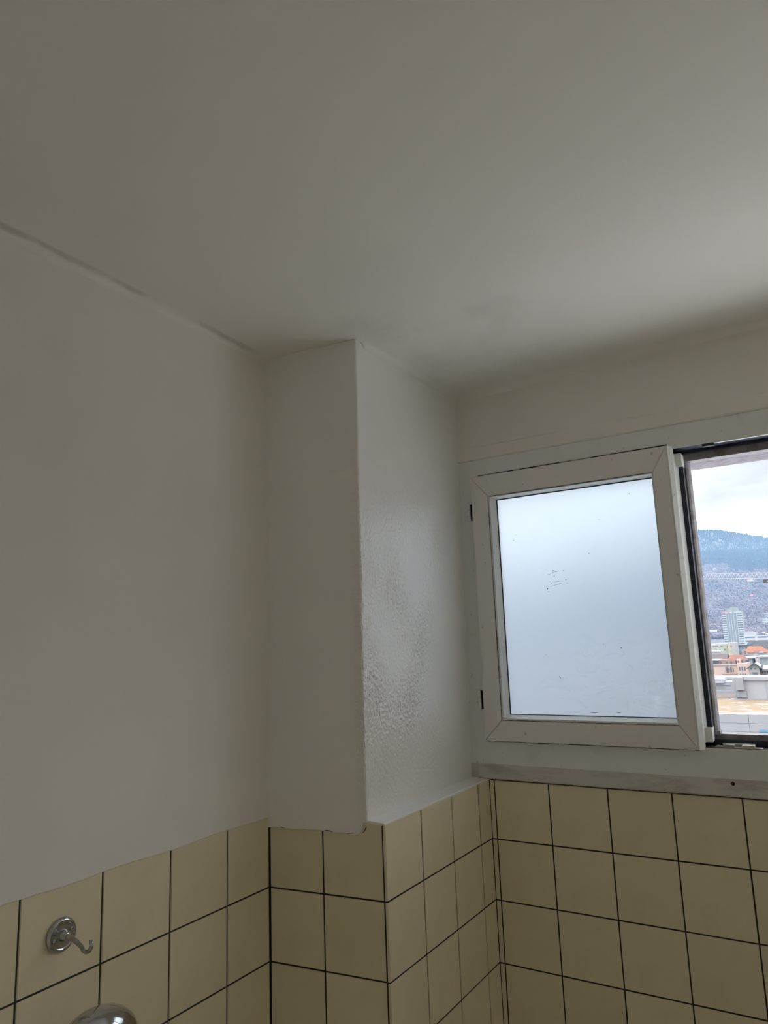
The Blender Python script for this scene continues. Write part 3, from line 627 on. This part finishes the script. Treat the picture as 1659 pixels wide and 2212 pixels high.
def forest(name, label, n, region, zf, hmin, hmax, mat, slim, keep):
    verts, faces = [], []
    for _ in range(n):
        for __ in range(20):
            y = random.uniform(region[2], region[3]); x = y*random.uniform(region[0], region[1])
            if keep(x, y): break
        z = zf(x, y)-1; h = random.uniform(hmin, hmax); r = h*slim*random.uniform(.8,1.2); b = len(verts); a0 = random.random()*6
        if slim < 0.3:
            for k in range(5): verts.append((x+r*math.cos(a0+k*2*PI/5), y+r*math.sin(a0+k*2*PI/5), z))
            verts.append((x, y, z+h)); faces += [(b+k, b+(k+1)%5, b+5) for k in range(5)]
        else:
            for q, (rr_, hh) in enumerate(((0.55,0.15),(1.0,0.5),(0.7,0.85))):
                for k in range(5): verts.append((x+r*rr_*math.cos(a0+q*.6+k*2*PI/5), y+r*rr_*math.sin(a0+q*.6+k*2*PI/5), z+h*hh))
            verts.append((x, y, z+h))
            for q in range(2):
                for k in range(5): faces.append((b+q*5+k, b+q*5+(k+1)%5, b+q*5+5+(k+1)%5, b+q*5+5+k))
            faces += [(b+10+k, b+10+(k+1)%5, b+15) for k in range(5)]
    me = bpy.data.meshes.new(name); me.from_pydata(verts, [], faces)
    return setp(link(name, me, mat), label, 'forest', kind='stuff')
cpatch = lambda x, y: noise.noise(Vector((x*0.006, y*0.005, 4)))+ (y-2150)/500 > 0
in_view = lambda x, y: True
forest('conifer_forest', 'dark conifer forest along the crest of the wooded hillside', 9000, (-0.34, 0.03, 1250, 2560), hill_near_z, 9, 16, MAT['conifer'], 0.22, cpatch)
forest('bare_forest', 'leafless grey forest covering the lower hillside', 15000, (-0.34, 0.03, 1120, 2350), hill_near_z, 5, 9, MAT['bare'], 0.46, lambda x, y: not cpatch(x, y))
forest('ridge_forest', 'fringe of trees along the highest ridge', 8000, (-0.30, 0.02, 2950, 4060), hill_far_z, 9, 16, MAT['conifer'], 0.25, in_view)

def building(name, label, loc, cat='building'):
    o = empty(name, loc); setp(o, label, cat); return o
def bp(o, name, x0, x1, y0, y1, z0, z1, mat, parent=None):     # world box as a part of building o
    L = o.location
    return box(name, x0-L.x, x1-L.x, y0-L.y, y1-L.y, z0-L.z, z1-L.z, mat, parent or o)
def gable(o, name, x0, x1, y0, y1, z0, z1, mat, axis='x', over=0.4, th=0.25):
    L = o.location; bm = bmesh.new()
    if axis == 'x':      # ridge along x
        ym = (y0+y1)/2; sec = [(y0-over,z0-over*.4),(ym,z1),(y1+over,z0-over*.4),(y1+over,z0-over*.4-th),(ym,z1-th),(y0-over,z0-over*.4-th)]
        A = [bm.verts.new((x0-over-L.x,y-L.y,z-L.z)) for y,z in sec]; B = [bm.verts.new((x1+over-L.x,y-L.y,z-L.z)) for y,z in sec]
    else:
        xm = (x0+x1)/2; sec = [(x0-over,z0-over*.4),(xm,z1),(x1+over,z0-over*.4),(x1+over,z0-over*.4-th),(xm,z1-th),(x0-over,z0-over*.4-th)]
        A = [bm.verts.new((x-L.x,y0-over-L.y,z-L.z)) for x,z in sec]; B = [bm.verts.new((x-L.x,y1+over-L.y,z-L.z)) for x,z in sec]
    bm.faces.new(A); bm.faces.new(B[::-1])
    for k in range(6): bm.faces.new((A[k],B[k],B[(k+1)%6],A[(k+1)%6]))
    return fin(bm, name, mat, o)
def gable_end(o, x0, x1, y, z0, z1, mat, t=0.3):
    L = o.location
    return prism_xz('gable_wall', [(x0-L.x,z0-L.z),(x1-L.x,z0-L.z),((x0+x1)/2-L.x,z1-L.z)], y-L.y, y+t-L.y, mat, o)

# --- near white-clad hall: facade panels below, planted roof above, plant room on it
nb = building('white_clad_hall', 'low white panelled hall with dry grass and snow on its flat roof', (-11, 98, ZG))
bp(nb, 'wall', -40, 22, 98.1, 140, ZG, -9.6, MAT['joint'])
xs = [-40,-31,-20.5,-9.70,1.1,12,22]; zs = [-8.80,-9.80,-10.80,-11.0,-12.0,-13.0,-14.0,-15.0,-16.0]
for a, b in zip(xs[:-1], xs[1:]):
    for t_, b_ in zip(zs[:-1], zs[1:]):
        if b > -16 and a < -4: bp(nb, 'panel', a+0.02, b-0.02, 98.0, 98.1, b_+0.018, t_-0.018, MAT['white_panel'])
        else: pass
bp(nb, 'wall_end', -40, -20.5, 98.02, 98.1, -16, -8.8, MAT['white_panel']); bp(nb, 'wall_end', 1.1, 22, 98.02, 98.1, -16, -8.8, MAT['white_panel'])
for a, b in ((-10.50,-10.74),(-10.84,-11.08)):
    bp(nb, 'window', -8.66, -2.0, 97.93, 98.0, b, a, MAT['win_blue'])
L = nb.location
def roof_f(x, y): return -8.80+0.10*noise.noise(Vector((x*0.6,y*0.6,0)))+0.05*noise.noise(Vector((x*2.5,y*2.5,0)))
rg = plane_grid('planted_roof', -40, 22, 98.05, 119, 120, 50, roof_f, MAT['roof_grass']); rg.parent = nb; rg.matrix_parent_inverse = Matrix.Translation(-L)
gv_ = plane_grid('gravel_roof', -40, -12.8, 117.2, 136, 60, 30, lambda x,y: -8.86+0.04*noise.noise(Vector((x,y,0)))-0.016*(y-117), MAT['gravel']); gv_.parent = nb; gv_.matrix_parent_inverse = Matrix.Translation(-L)
bp(nb, 'roof_kerb', -40, -13.4, 135, 135.6, -9.3, -8.74, MAT['louver'])
ph = building('plant_room', 'pale grey plant room with a louvred opening on the flat roof', (-8, 118, -8.8))
bp(ph, 'wall', -13.48, 4, 118.2, 122.6, -8.95, -5.60, MAT['hall_grey']); bp(ph, 'roof_edge', -13.0, 4.2, 117.9, 122.8, -5.98, -5.52, MAT['hall_grey'])
bp(ph, 'projecting_box', -12.95, -11.93, 117.2, 118.4, -7.36, -5.58, MAT['white_panel'])
bp(ph, 'plinth', -13.9, 4.0, 117.6, 118.3, -8.92, -8.62, MAT['white_panel'])
lv = bp(ph, 'louvre_frame', -13.12, -11.66, 118.02, 118.22, -8.52, -7.52, MAT['white_panel'])
bp(ph, 'louvre_opening', -13.02, -11.76, 117.98, 118.1, -8.44, -7.60, MAT['louver'])
for k in range(8): bp(ph, 'louvre_slat', -13.02, -11.76, 117.94, 118.0, -8.42+0.104*k, -8.37+0.104*k, MAT['joint'])
bp(ph, 'door', -9.03, -8.2, 118.1, 118.25, -8.6, -6.0, MAT['louver'])
sh_ = building('flat_roofed_shed', 'white flat-roofed shed with a snowy stepped roof beside the plant room', (-20, 141, ZG))
bp(sh_, 'wall', -34, -16.2, 141, 149, ZG, -7.75, MAT['white_panel'])
bp(sh_, 'roof_slab', -34, -17.6, 140.4, 146, -7.95, -7.42, MAT['hall_grey']); bp(sh_, 'roof_slab', -34, -15.9, 146, 150, -7.7, -7.35, MAT['hall_grey'])
bp(sh_, 'snow_cover', -34, -17.8, 140.6, 146, -7.42, -7.28, MAT['snow']); bp(sh_, 'snow_cover', -34, -16.2, 146.2, 150, -7.35, -7.18, MAT['snow'])
bp(sh_, 'shadow_gap', -34, -16.6, 140.9, 141.05, -8.30, -8.02, MAT['louver'])

# --- pink apartment house with a gently curved front
pk = building('pink_apartment_house', 'pink rendered apartment house with a curved front and set-back top floor', (-36, 290, ZG))
L = pk.location
def cyl_front(name, x0, x1, y0, bow, z0, z1, depth, mat, n=16):
    pts = [(lerp(x0,x1,k/n), y0+bow*math.sin(PI*k/n)) for k in range(n+1)]+[(x1,y0+depth),(x0,y0+depth)]
    return prism_xy(name, [(x-L.x,y-L.y) for x,y in pts], z0-L.z, z1-L.z, mat, pk)
cyl_front('wall', -44, -32.0, 290, 1.2, ZG, -11.75, 12, MAT['pink'])
cyl_front('cornice', -44.2, -31.8, 289.7, 1.2, -11.95, -11.55, 12.5, MAT['white_r'])
bp(pk, 'end_wing', -32.2, -28.9, 288.6, 300, ZG, -11.10, MAT['pink'])
bp(pk, 'top_floor', -44, -33.0, 294, 302, -11.7, -10.05, MAT['pink_dark']); bp(pk, 'top_floor_slab', -44.4, -38.6, 293, 303, -10.25, -9.9, MAT['white_r'])
bp(pk, 'window', -40.9, -38.9, 293.9, 294.05, -11.35, -10.45, MAT['win_dark']); bp(pk, 'window', -42.8, -41.2, 293.9, 294.05, -11.35, -10.45, MAT['win_dark'])
for x in (-38.3, -36.4, -34.9): bp(pk, 'window', x, x+0.55, 293.9, 294.05, -11.3, -10.5, MAT['win_dark'])
def roof_hip(o, x0, x1, y0, y1, z0, z1, inset, mat, name='roof'):
    L_ = o.location; bm = bmesh.new(); ym = (y0+y1)/2
    a = [bm.verts.new((x-L_.x,y-L_.y,z0-L_.z)) for x,y in ((x0,y0),(x1,y0),(x1,y1),(x0,y1))]
    r = [bm.verts.new((x0+inset-L_.x,ym-L_.y,z1-L_.z)), bm.verts.new((x1-inset-L_.x,ym-L_.y,z1-L_.z))]
    bm.faces.new((a[0],a[1],r[1],r[0])); bm.faces.new((a[2],a[3],r[0],r[1])); bm.faces.new((a[1],a[2],r[1])); bm.faces.new((a[3],a[0],r[0])); bm.faces.new(a[::-1])
    return fin(bm, name, mat, o)
roof_hip(pk, -36.2, -29.6, 294, 303, -10.3, -8.4, 1.2, MAT['red_roof'])
bp(pk, 'dormer', -32.4, -31.2, 291, 296, -11.2, -9.75, MAT['pink']); bp(pk, 'window', -32.05, -31.6, 290.9, 291.05, -10.9, -10.2, MAT['win_dark'])
for x in (-36.25, -35.55, -34.75, -33.9, -33.15): bp(pk, 'window', x, x+(0.34 if x in (-35.55,-33.9) else 0.48), 290.4, 291.5, -14.15, -12.45 if x not in (-35.55,-33.9) else -12.9, MAT['win_dark'])
for x in (-31.6, -30.75, -29.9):
    bp(pk, 'window', x, x+0.42, 288.5, 288.65, -13.6, -12.3, MAT['win_dark']); bp(pk, 'window', x, x+0.42, 288.5, 288.65, -16.0, -14.7, MAT['win_dark'])
bp(pk, 'balcony', -37.4, -32.1, 289.3, 291.2, -15.6, -14.75, MAT['pink_dark']); bp(pk, 'balcony_slab', -37.5, -32.0, 289.2, 291.2, -14.75, -14.55, MAT['pink'])

# --- white gabled house with snow on its roof
wh = building('white_gabled_house', 'white gabled house with snow on a dark roof', (-24.5, 270, ZG))
bp(wh, 'wall', -26.6, -23.4, 270, 280, ZG, -11.75, MAT['white_r']); gable_end(wh, -26.6, -23.4, 270, -11.75, -10.55, MAT['white_r'])
gable(wh, 'roof', -26.7, -23.2, 269.6, 280, -11.75, -10.30, MAT['slate'], 'y', 0.5, 0.22)
gable(wh, 'snow_cover', -25.9, -23.3, 270.3, 279, -11.35, -10.22, MAT['snow'], 'y', 0.15, 0.08)
bp(wh, 'side_wing', -23.4, -17, 271.5, 281, ZG, -12.9, MAT['white_r']); gable(wh, 'wing_roof', -23.6, -17, 271, 281, -12.7, -11.2, MAT['slate'], 'x', 0.4, 0.25)
gable(wh, 'wing_snow', -22.6, -17.4, 272, 280, -12.35, -11.12, MAT['snow'], 'x', 0.1, 0.08)
for x0, x1, z0, z1 in ((-26.0,-25.6,-12.35,-11.8),(-24.9,-24.4,-12.4,-11.85),(-25.6,-24.1,-13.95,-13.25)): bp(wh, 'window', x0, x1, 269.9, 270.05, z0, z1, MAT['win_dark'])
for x0 in (-23.0,-22.2,-21.4,-20.5): bp(wh, 'window', x0, x0+0.45, 271.4, 271.55, -13.7, -13.1, MAT['win_dark'])
bp(wh, 'balcony', -23.3, -21.6, 270.6, 271.6, -14.4, -13.95, MAT['slate'])
# --- pale blue flat-roofed blocks behind it
pb = building('pale_blue_block', 'pale blue flat-roofed block with snowy eaves behind the white gabled house', (-30, 330, ZG))
bp(pb, 'wall', -34.5, -31.0, 330, 342, ZG, -10.9, MAT['pale_blue_r']); bp(pb, 'roof_slab', -35.0, -29.8, 329.4, 343, -11.0, -10.6, MAT['snow'])
bp(pb, 'wing', -28.6, -16, 332, 345, ZG, -10.7, MAT['pale_blue_r']); bp(pb, 'wing_roof', -29.2, -16, 331.5, 346, -10.75, -10.3, MAT['snow'])
for x0, x1 in ((-33.5,-32.2),): bp(pb, 'window', x0, x1, 329.85, 330.02, -12.4, -11.6, MAT['win_dark'])
for x0 in (-26.8,-24.4): bp(pb, 'window', x0, x0+0.5, 331.85, 332.02, -14.2, -13.3, MAT['win_blue'])
def fir(name, label, x, y, z, h, r):
    o = empty(name, (x, y, z)); setp(o, label, 'tree')
    tube('trunk', [(0,0,0),(0,0,h*0.5),(0,0,h*0.9)], [h*0.03,h*0.025,h*0.01], MAT['bare'], o, 8)
    bm = bmesh.new()
    for q in range(7):
        z0 = h*(0.12+0.12*q); z1 = min(h, z0+h*0.24); rr_ = r*(1-q/7.6); n = 11
        ring_ = [bm.verts.new((rr_*(1 if k%2 else .72)*math.cos(k*2*PI/n+q), rr_*(1 if k%2 else .72)*math.sin(k*2*PI/n+q), z0-(0.03*h if k%2 else 0))) for k in range(n)]
        tp = bm.verts.new((0,0,z1))
        for k in range(n): bm.faces.new((ring_[k], ring_[(k+1)%n], tp))
    fin(bm, 'foliage', MAT['conifer'], o); return o
fir('fir_tree', 'dark green fir standing between the white gabled house and the pale blue block', -25.6, 300, ZG, 9.9, 1.9)
fir('fir_tree', 'small dark fir beside the pink apartment house roof', -43.5, 337, ZG, 9.0, 1.7)

# --- orange-roofed house, slate-roofed long house, green/yellow blocks
oh = building('orange_roofed_house', 'house under a large bright orange tiled roof', (-41, 450, ZG))
bp(oh, 'wall', -47, -35.2, 450.5, 464, ZG, -12.4, MAT['white_r']); roof_hip(oh, -47.4, -34.6, 450, 464.5, -12.5, -9.2, 3.2, MAT['orange_roof'])
bp(oh, 'dormer', -47.0, -44.2, 449.4, 455, -13.6, -12.0, MAT['white_r']); gable(oh, 'dormer_roof', -46.9, -44.3, 449.2, 455, -12.2, -11.4, MAT['orange_roof'], 'y', 0.2, 0.2)
bp(oh, 'window', -46.0, -45.2, 449.25, 449.42, -13.2, -12.4, MAT['win_dark'])
for x in (-41.4, -39.5): bp(oh, 'dormer_window', x, x+0.8, 450.4, 452.5, -12.2, -11.3, MAT['pink_dark'])
bp(oh, 'snow_patch', -38.9, -36.6, 449.6, 451.4, -12.75, -12.0, MAT['snow'])
sl = building('slate_roofed_house', 'long house under a dark slate roof with skylights beyond the orange roof', (-42, 560, ZG))
bp(sl, 'wall', -57, -30, 561, 575, ZG, -12.8, MAT['white_r']); roof_hip(sl, -57.5, -30, 560, 576, -12.9, -7.9, 3, MAT['slate'])
for k in range(5): bp(sl, 'skylight', -51.5+1.9*k, -50.6+1.9*k, 563.4, 564.6, -11.3, -10.7, MAT['tower_w'])
rr2 = building('red_roofed_house', 'house under a dull red hipped roof at the right edge', (-36, 640, ZG))
bp(rr2, 'wall', -51, -26, 641, 655, ZG, -11, MAT['white_r']); roof_hip(rr2, -52, -25, 640, 656, -11.2, -6.6, 7, MAT['red_roof'])
bp(rr2, 'dormer', -43.4, -40.4, 639.6, 645, -11, -9.4, MAT['white_r']); bp(rr2, 'window', -42.6, -41.2, 639.45, 639.65, -10.8, -9.8, MAT['win_dark'])
gb = building('pale_green_block', 'pale green and yellow apartment block with snow on its flat roof', (-62, 500, ZG))
bp(gb, 'wall', -70.2, -60.2, 500, 514, ZG, -8.6, MAT['green_r']); bp(gb, 'yellow_wing', -60.2, -56.6, 498.5, 514, ZG, -8.1, MAT['yellow_r']); bp(gb, 'end_wall', -58.2, -55.9, 498.4, 514, ZG, -8.0, MAT['white_r'])
bp(gb, 'snow_cover', -70.4, -60.2, 500, 514, -8.6, -8.3, MAT['snow']); bp(gb, 'snow_cover', -60.3, -55.8, 498.6, 514, -8.0, -7.7, MAT['snow'])
for x0, x1, z0, z1 in ((-69.2,-65.9,-9.9,-9.5),(-64.6,-63.2,-9.9,-9.5),(-65.2,-64.7,-12.4,-11.5),(-62.7,-61.8,-12.4,-11.4),(-60.9,-59.7,-10.3,-9.8)): bp(gb, 'window', x0, x1, 499.85, 500.02, z0, z1, MAT['win_dark'])
bp(gb, 'window', -58.7, -57.9, 498.3, 498.52, -10.4, -9.6, MAT['win_dark'])
wb = building('low_white_block', 'low white house with snowy roofs at the left of the view', (-58, 430, ZG))
bp(wb, 'wall', -66, -55.6, 430, 440, ZG, -11.0, MAT['white_r']); bp(wb, 'roof_slab', -66.3, -55.4, 429.6, 440.5, -11.1, -10.6, MAT['snow'])
for k in range(3): bp(wb, 'window', -62.6+2.1*k, -61.7+2.1*k, 429.9, 430.05, -13.0, -12.2, MAT['win_dark'])
br_ = building('brown_roofed_house', 'house under a brown pitched roof behind the pink house', (-45, 345, ZG))
bp(br_, 'wall', -52, -43.2, 345, 357, ZG, -11.9, MAT['white_r']); gable(br_, 'roof', -52, -42.6, 345, 357, -11.9, -9.6, MAT['brown_roof'], 'x', 0.6, 0.3); bp(br_, 'snow_patch', -44.6, -42.4, 344.2, 345, -12.05, -11.8, MAT['snow'])

gt = building('grey_terrace', 'narrow grey terrace with snowy roof below the tower block', (-53, 520, ZG))
bp(gt, 'wall', -57.4, -50.2, 520, 532, ZG, -10.2, MAT['pale_blue_r']); bp(gt, 'roof_slab', -57.6, -50.0, 519.6, 532, -10.3, -9.9, MAT['slate']); bp(gt, 'annex', -54.6, -50.6, 517, 520, ZG, -12.6, MAT['hall_grey'])
for x in (-56.4, -54.6, -52.6): bp(gt, 'window', x, x+0.9, 519.85, 520.02, -12.2, -11.1, MAT['win_dark'])
for k, x in enumerate((-53.4, -50.9, -48.4, -45.9)):
    t_ = empty('bare_tree', (x, 506, ZG)); setp(t_, ('leftmost', 'second', 'third', 'rightmost')[k]+' leafless tree in front of the grey terrace', 'tree', 'leafless trees by the grey terrace')
    hh = 6.4+0.5*(k % 2)
    tube('trunk', [(0,0,0),(0.1,0,hh*0.5),(0,0,hh*0.75)], [0.25,0.18,0.08], MAT['bare'], t_, 7)
    bm = bmesh.new(); bmesh.ops.create_icosphere(bm, subdivisions=2, radius=1.0)
    for v_ in bm.verts: v_.co = Vector((v_.co.x*1.1, v_.co.y*1.1, v_.co.z*1.7))*(1+0.25*noise.noise(v_.co*2+Vector((k,0,0))))+Vector((0,0,hh*0.72))
    fin(bm, 'crown', MAT['bare'], t_)

# --- tower block
tw = building('tower_block', 'tall pale grey tower block with stacked balconies and a white rooftop sign band', (-97.5, 865, ZG))
bp(tw, 'core', -107.6, -87.6, 866.2, 882, ZG, 19.6, MAT['tower_c']); bp(tw, 'crown', -103.3, -91.6, 867, 880, 19.6, 22.6, MAT['tower_c'])
prism_xz('crown_peak', [(-99.5+97.5,22.6-ZG),(-91.8+97.5,22.6-ZG),(-94.6+97.5,23.8-ZG),(-96.0+97.5,23.8-ZG)], 2.5, 14, MAT['tower_c'], tw)
bp(tw, 'sign_band', -107.6, -97.4, 865.6, 866.3, 16.9, 18.2, MAT['tower_w']); bp(tw, 'sign_band', -95.2, -87.6, 865.6, 866.3, 17.2, 18.4, MAT['tower_w'])
bp(tw, 'sign', -106.6, -104.2, 865.4, 865.7, 17.0, 18.1, MAT['red_sign']); bp(tw, 'sign', -101.4, -99.4, 865.4, 865.7, 17.0, 18.1, MAT['red_sign'])
for k in range(15):
    zf = 15.2-2.45*k
    for x0, x1 in ((-107.8,-103.6),(-92.6,-87.4)):
        bp(tw, 'balcony', x0, x1, 864.9, 866.3, zf-0.75, zf+0.35, MAT['tower_w'])
        bp(tw, 'window', x0+0.5, x1-0.5, 866.0, 866.25, zf+0.35, zf+1.6, MAT['tower_g'])
    for x0 in (-102.6,-100.2,-97.8,-94.9): bp(tw, 'window', x0, x0+1.35, 866.0, 866.25, zf-0.5, zf+1.1, MAT['tower_g'])
for x0 in (-103.4,-101.0,-98.7,-96.2,-93.2): bp(tw, 'pilaster', x0, x0+0.5, 865.7, 866.25, ZG, 16.6, MAT['tower_w'])
md = building('long_white_school', 'long low white building with ribbon windows right of the tower block', (-70, 800, ZG))
bp(md, 'wall', -81.5, -58, 801, 818, ZG, -6.6, MAT['tower_w']); bp(md, 'roof', -81.5, -70.5, 802, 818, -6.6, -3.6, MAT['hall_grey'])
gable(md, 'gable_roof', -70.5, -59.5, 801, 818, -6.4, -4.0, MAT['tower_w'], 'y', 0.5, 0.4)
for x0, x1, z0, z1 in ((-80.6,-71.8,-9.3,-8.0),(-69.6,-61.2,-9.3,-7.9),(-80.6,-71.8,-13.2,-11.4),(-69.6,-61.2,-13.4,-11.6),(-60.6,-59.4,-9.2,-7.4)): bp(md, 'window', x0, x1, 800.85, 801.02, z0, z1, MAT['win_dark'])
vl = building('hillside_villa', 'white villa low on the wooded slope left of the tower block', (-166, 1200, -9))
bp(vl, 'wall', -176, -159.5, 1200, 1212, -12, -4.2, MAT['tower_w']); gable(vl, 'roof', -176, -159.5, 1200, 1212, -4.2, -0.8, MAT['hall_grey'], 'x', 0.8, 0.4)
for x in (-171.4,-168.6,-166.2,-163.4): bp(vl, 'window', x, x+1.5, 1199.8, 1200.1, -6.4, -4.9, MAT['win_dark'])
bp(vl, 'terrace', -172, -166, 1198.4, 1200, -9.4, -8.2, MAT['tower_w'])
vr = building('terraced_flats', 'white terraced flats on the slope at the right edge', (-97, 1300, 2))
for k in range(4):
    bp(vr, 'storey', -104+0.6*(k==3), -88, 1300+1.0*k, 1312, 2.5+3.1*k, 4.3+3.1*k, MAT['tower_w']); bp(vr, 'window_band', -103.2, -88, 1300.6+1.0*k, 1311, 4.3+3.1*k, 5.6+3.1*k, MAT['win_dark'])
    bp(vr, 'pier', -98.6, -96.4, 1300.2+1.0*k, 1311, 4.3+3.1*k, 5.6+3.1*k, MAT['tower_w'])
for k in range(2): bp(vr, 'setback_roof', -100.6+0.6*k, -90, 1308, 1316, 17.0+4.0*k, 18.0+4.0*k, MAT['tower_w'])
bp(vr, 'setback_wall', -99, -90, 1309, 1316, 14, 21.4, MAT['pale_blue_r'])
rh = building('red_cabin', 'tiny red cabin on the wooded hillside under the crane', (-148, 1700, 66), 'cabin')
bp(rh, 'wall', -150.2, -146.6, 1685, 1692, 60, 66.4, MAT['red_sign']); gable(rh, 'roof', -150.2, -146.6, 1685, 1692, 66.4, 68.6, MAT['red_sign'], 'x', 0.5, 0.4)

# --- tower crane: lattice jib across the hillside
ck = empty('tower_crane', (-9.5, 191, ZG)); setp(ck, 'white tower crane with a long lattice jib across the hillside', 'crane')
L = ck.location
def bar(name, a, b, r, mat=None):
    a = Vector(a)-L; b = Vector(b)-L; return tube(name, [a, b], r, mat or MAT['crane'], ck, 6)
JA, JB = Vector((-26.6, 190, 13.72)), Vector((-6.0, 190, 12.42))   # bottom chord, tip to mast
n_p = 21; dj = (JB-JA)/n_p; UPV = Vector((0.0, 0.55, 1.30))
bar('bottom_chord', JA, JB, 0.085); bar('bottom_chord', JA+Vector((0,1.1,0)), JB+Vector((0,1.1,0)), 0.085)
bar('top_chord', JA+dj*1.6+UPV, JB+UPV, 0.085)
bar('tip_brace', JA, JA+dj*1.6+UPV, 0.06)
for k in range(n_p):
    p0 = JA+dj*k; p1 = JA+dj*(k+1); t_ = JA+dj*(k+0.62)+UPV
    if k == 0: t_ = JA+dj*0.62+UPV*0.62
    bar('lattice_brace', p0, t_, 0.045); bar('lattice_brace', t_, p1, 0.045)
    bar('lattice_brace', p0+Vector((0,1.1,0)), t_, 0.04)
def cb(name, x0, x1, y0, y1, z0, z1, mat): return box(name, x0-L.x, x1-L.x, y0-L.y, y1-L.y, z0-L.z, z1-L.z, mat, ck)
cb('trolley', -16.4, -15.2, 189.8, 191.4, 12.35, 12.80, MAT['crane']); cb('trolley_winch', -16.2, -15.6, 190.2, 191, 12.95, 13.15, MAT['crane_dark'])
cb('cab', -13.0, -11.2, 189.4, 191, 11.75, 12.55, MAT['crane_dark']); cb('cab_window', -12.2, -11.4, 189.3, 189.45, 12.0, 12.25, MAT['crane'])
for dx_, dy_ in ((0,0),(1.4,0),(0,1.4),(1.4,1.4)): bar('mast_leg', (-9.8+dx_,189.8+dy_,ZG), (-9.8+dx_,189.8+dy_,18.0), 0.10)
for k in range(24):
    z0 = ZG+1.6*k
    bar('mast_brace', (-9.8,189.8,z0), (-8.4,189.8,z0+1.6), 0.05); bar('mast_brace', (-8.4,189.8,z0+1.6), (-8.4,191.2,z0), 0.05); bar('mast_brace', (-9.8,189.8,z0+1.6), (-9.8,191.2,z0), 0.05)
bar('counter_jib', (-6.0,190.2,12.4), (3.5,190.2,12.1), 0.16); cb('counterweight', 1.6, 3.4, 189.6, 190.9, 10.3, 12.1, MAT['hall_grey'])

# --- damp valley haze
g = NG('valley_haze'); g.t.nodes.remove(g.b)
vs = g.n('ShaderNodeVolumeScatter'); vs.inputs['Color'].default_value = (0.21, 0.355, 0.57, 1); vs.inputs['Density'].default_value = 0.00030; vs.inputs['Anisotropy'].default_value = 0.0
g.l(vs.outputs[0], g.out.inputs['Volume'])
hz = box('valley_haze', -3000, 1800, 230, 4600, -40, 270, g.m); setp(hz, 'bluish haze hanging over the valley and the hills', 'haze', kind='stuff')
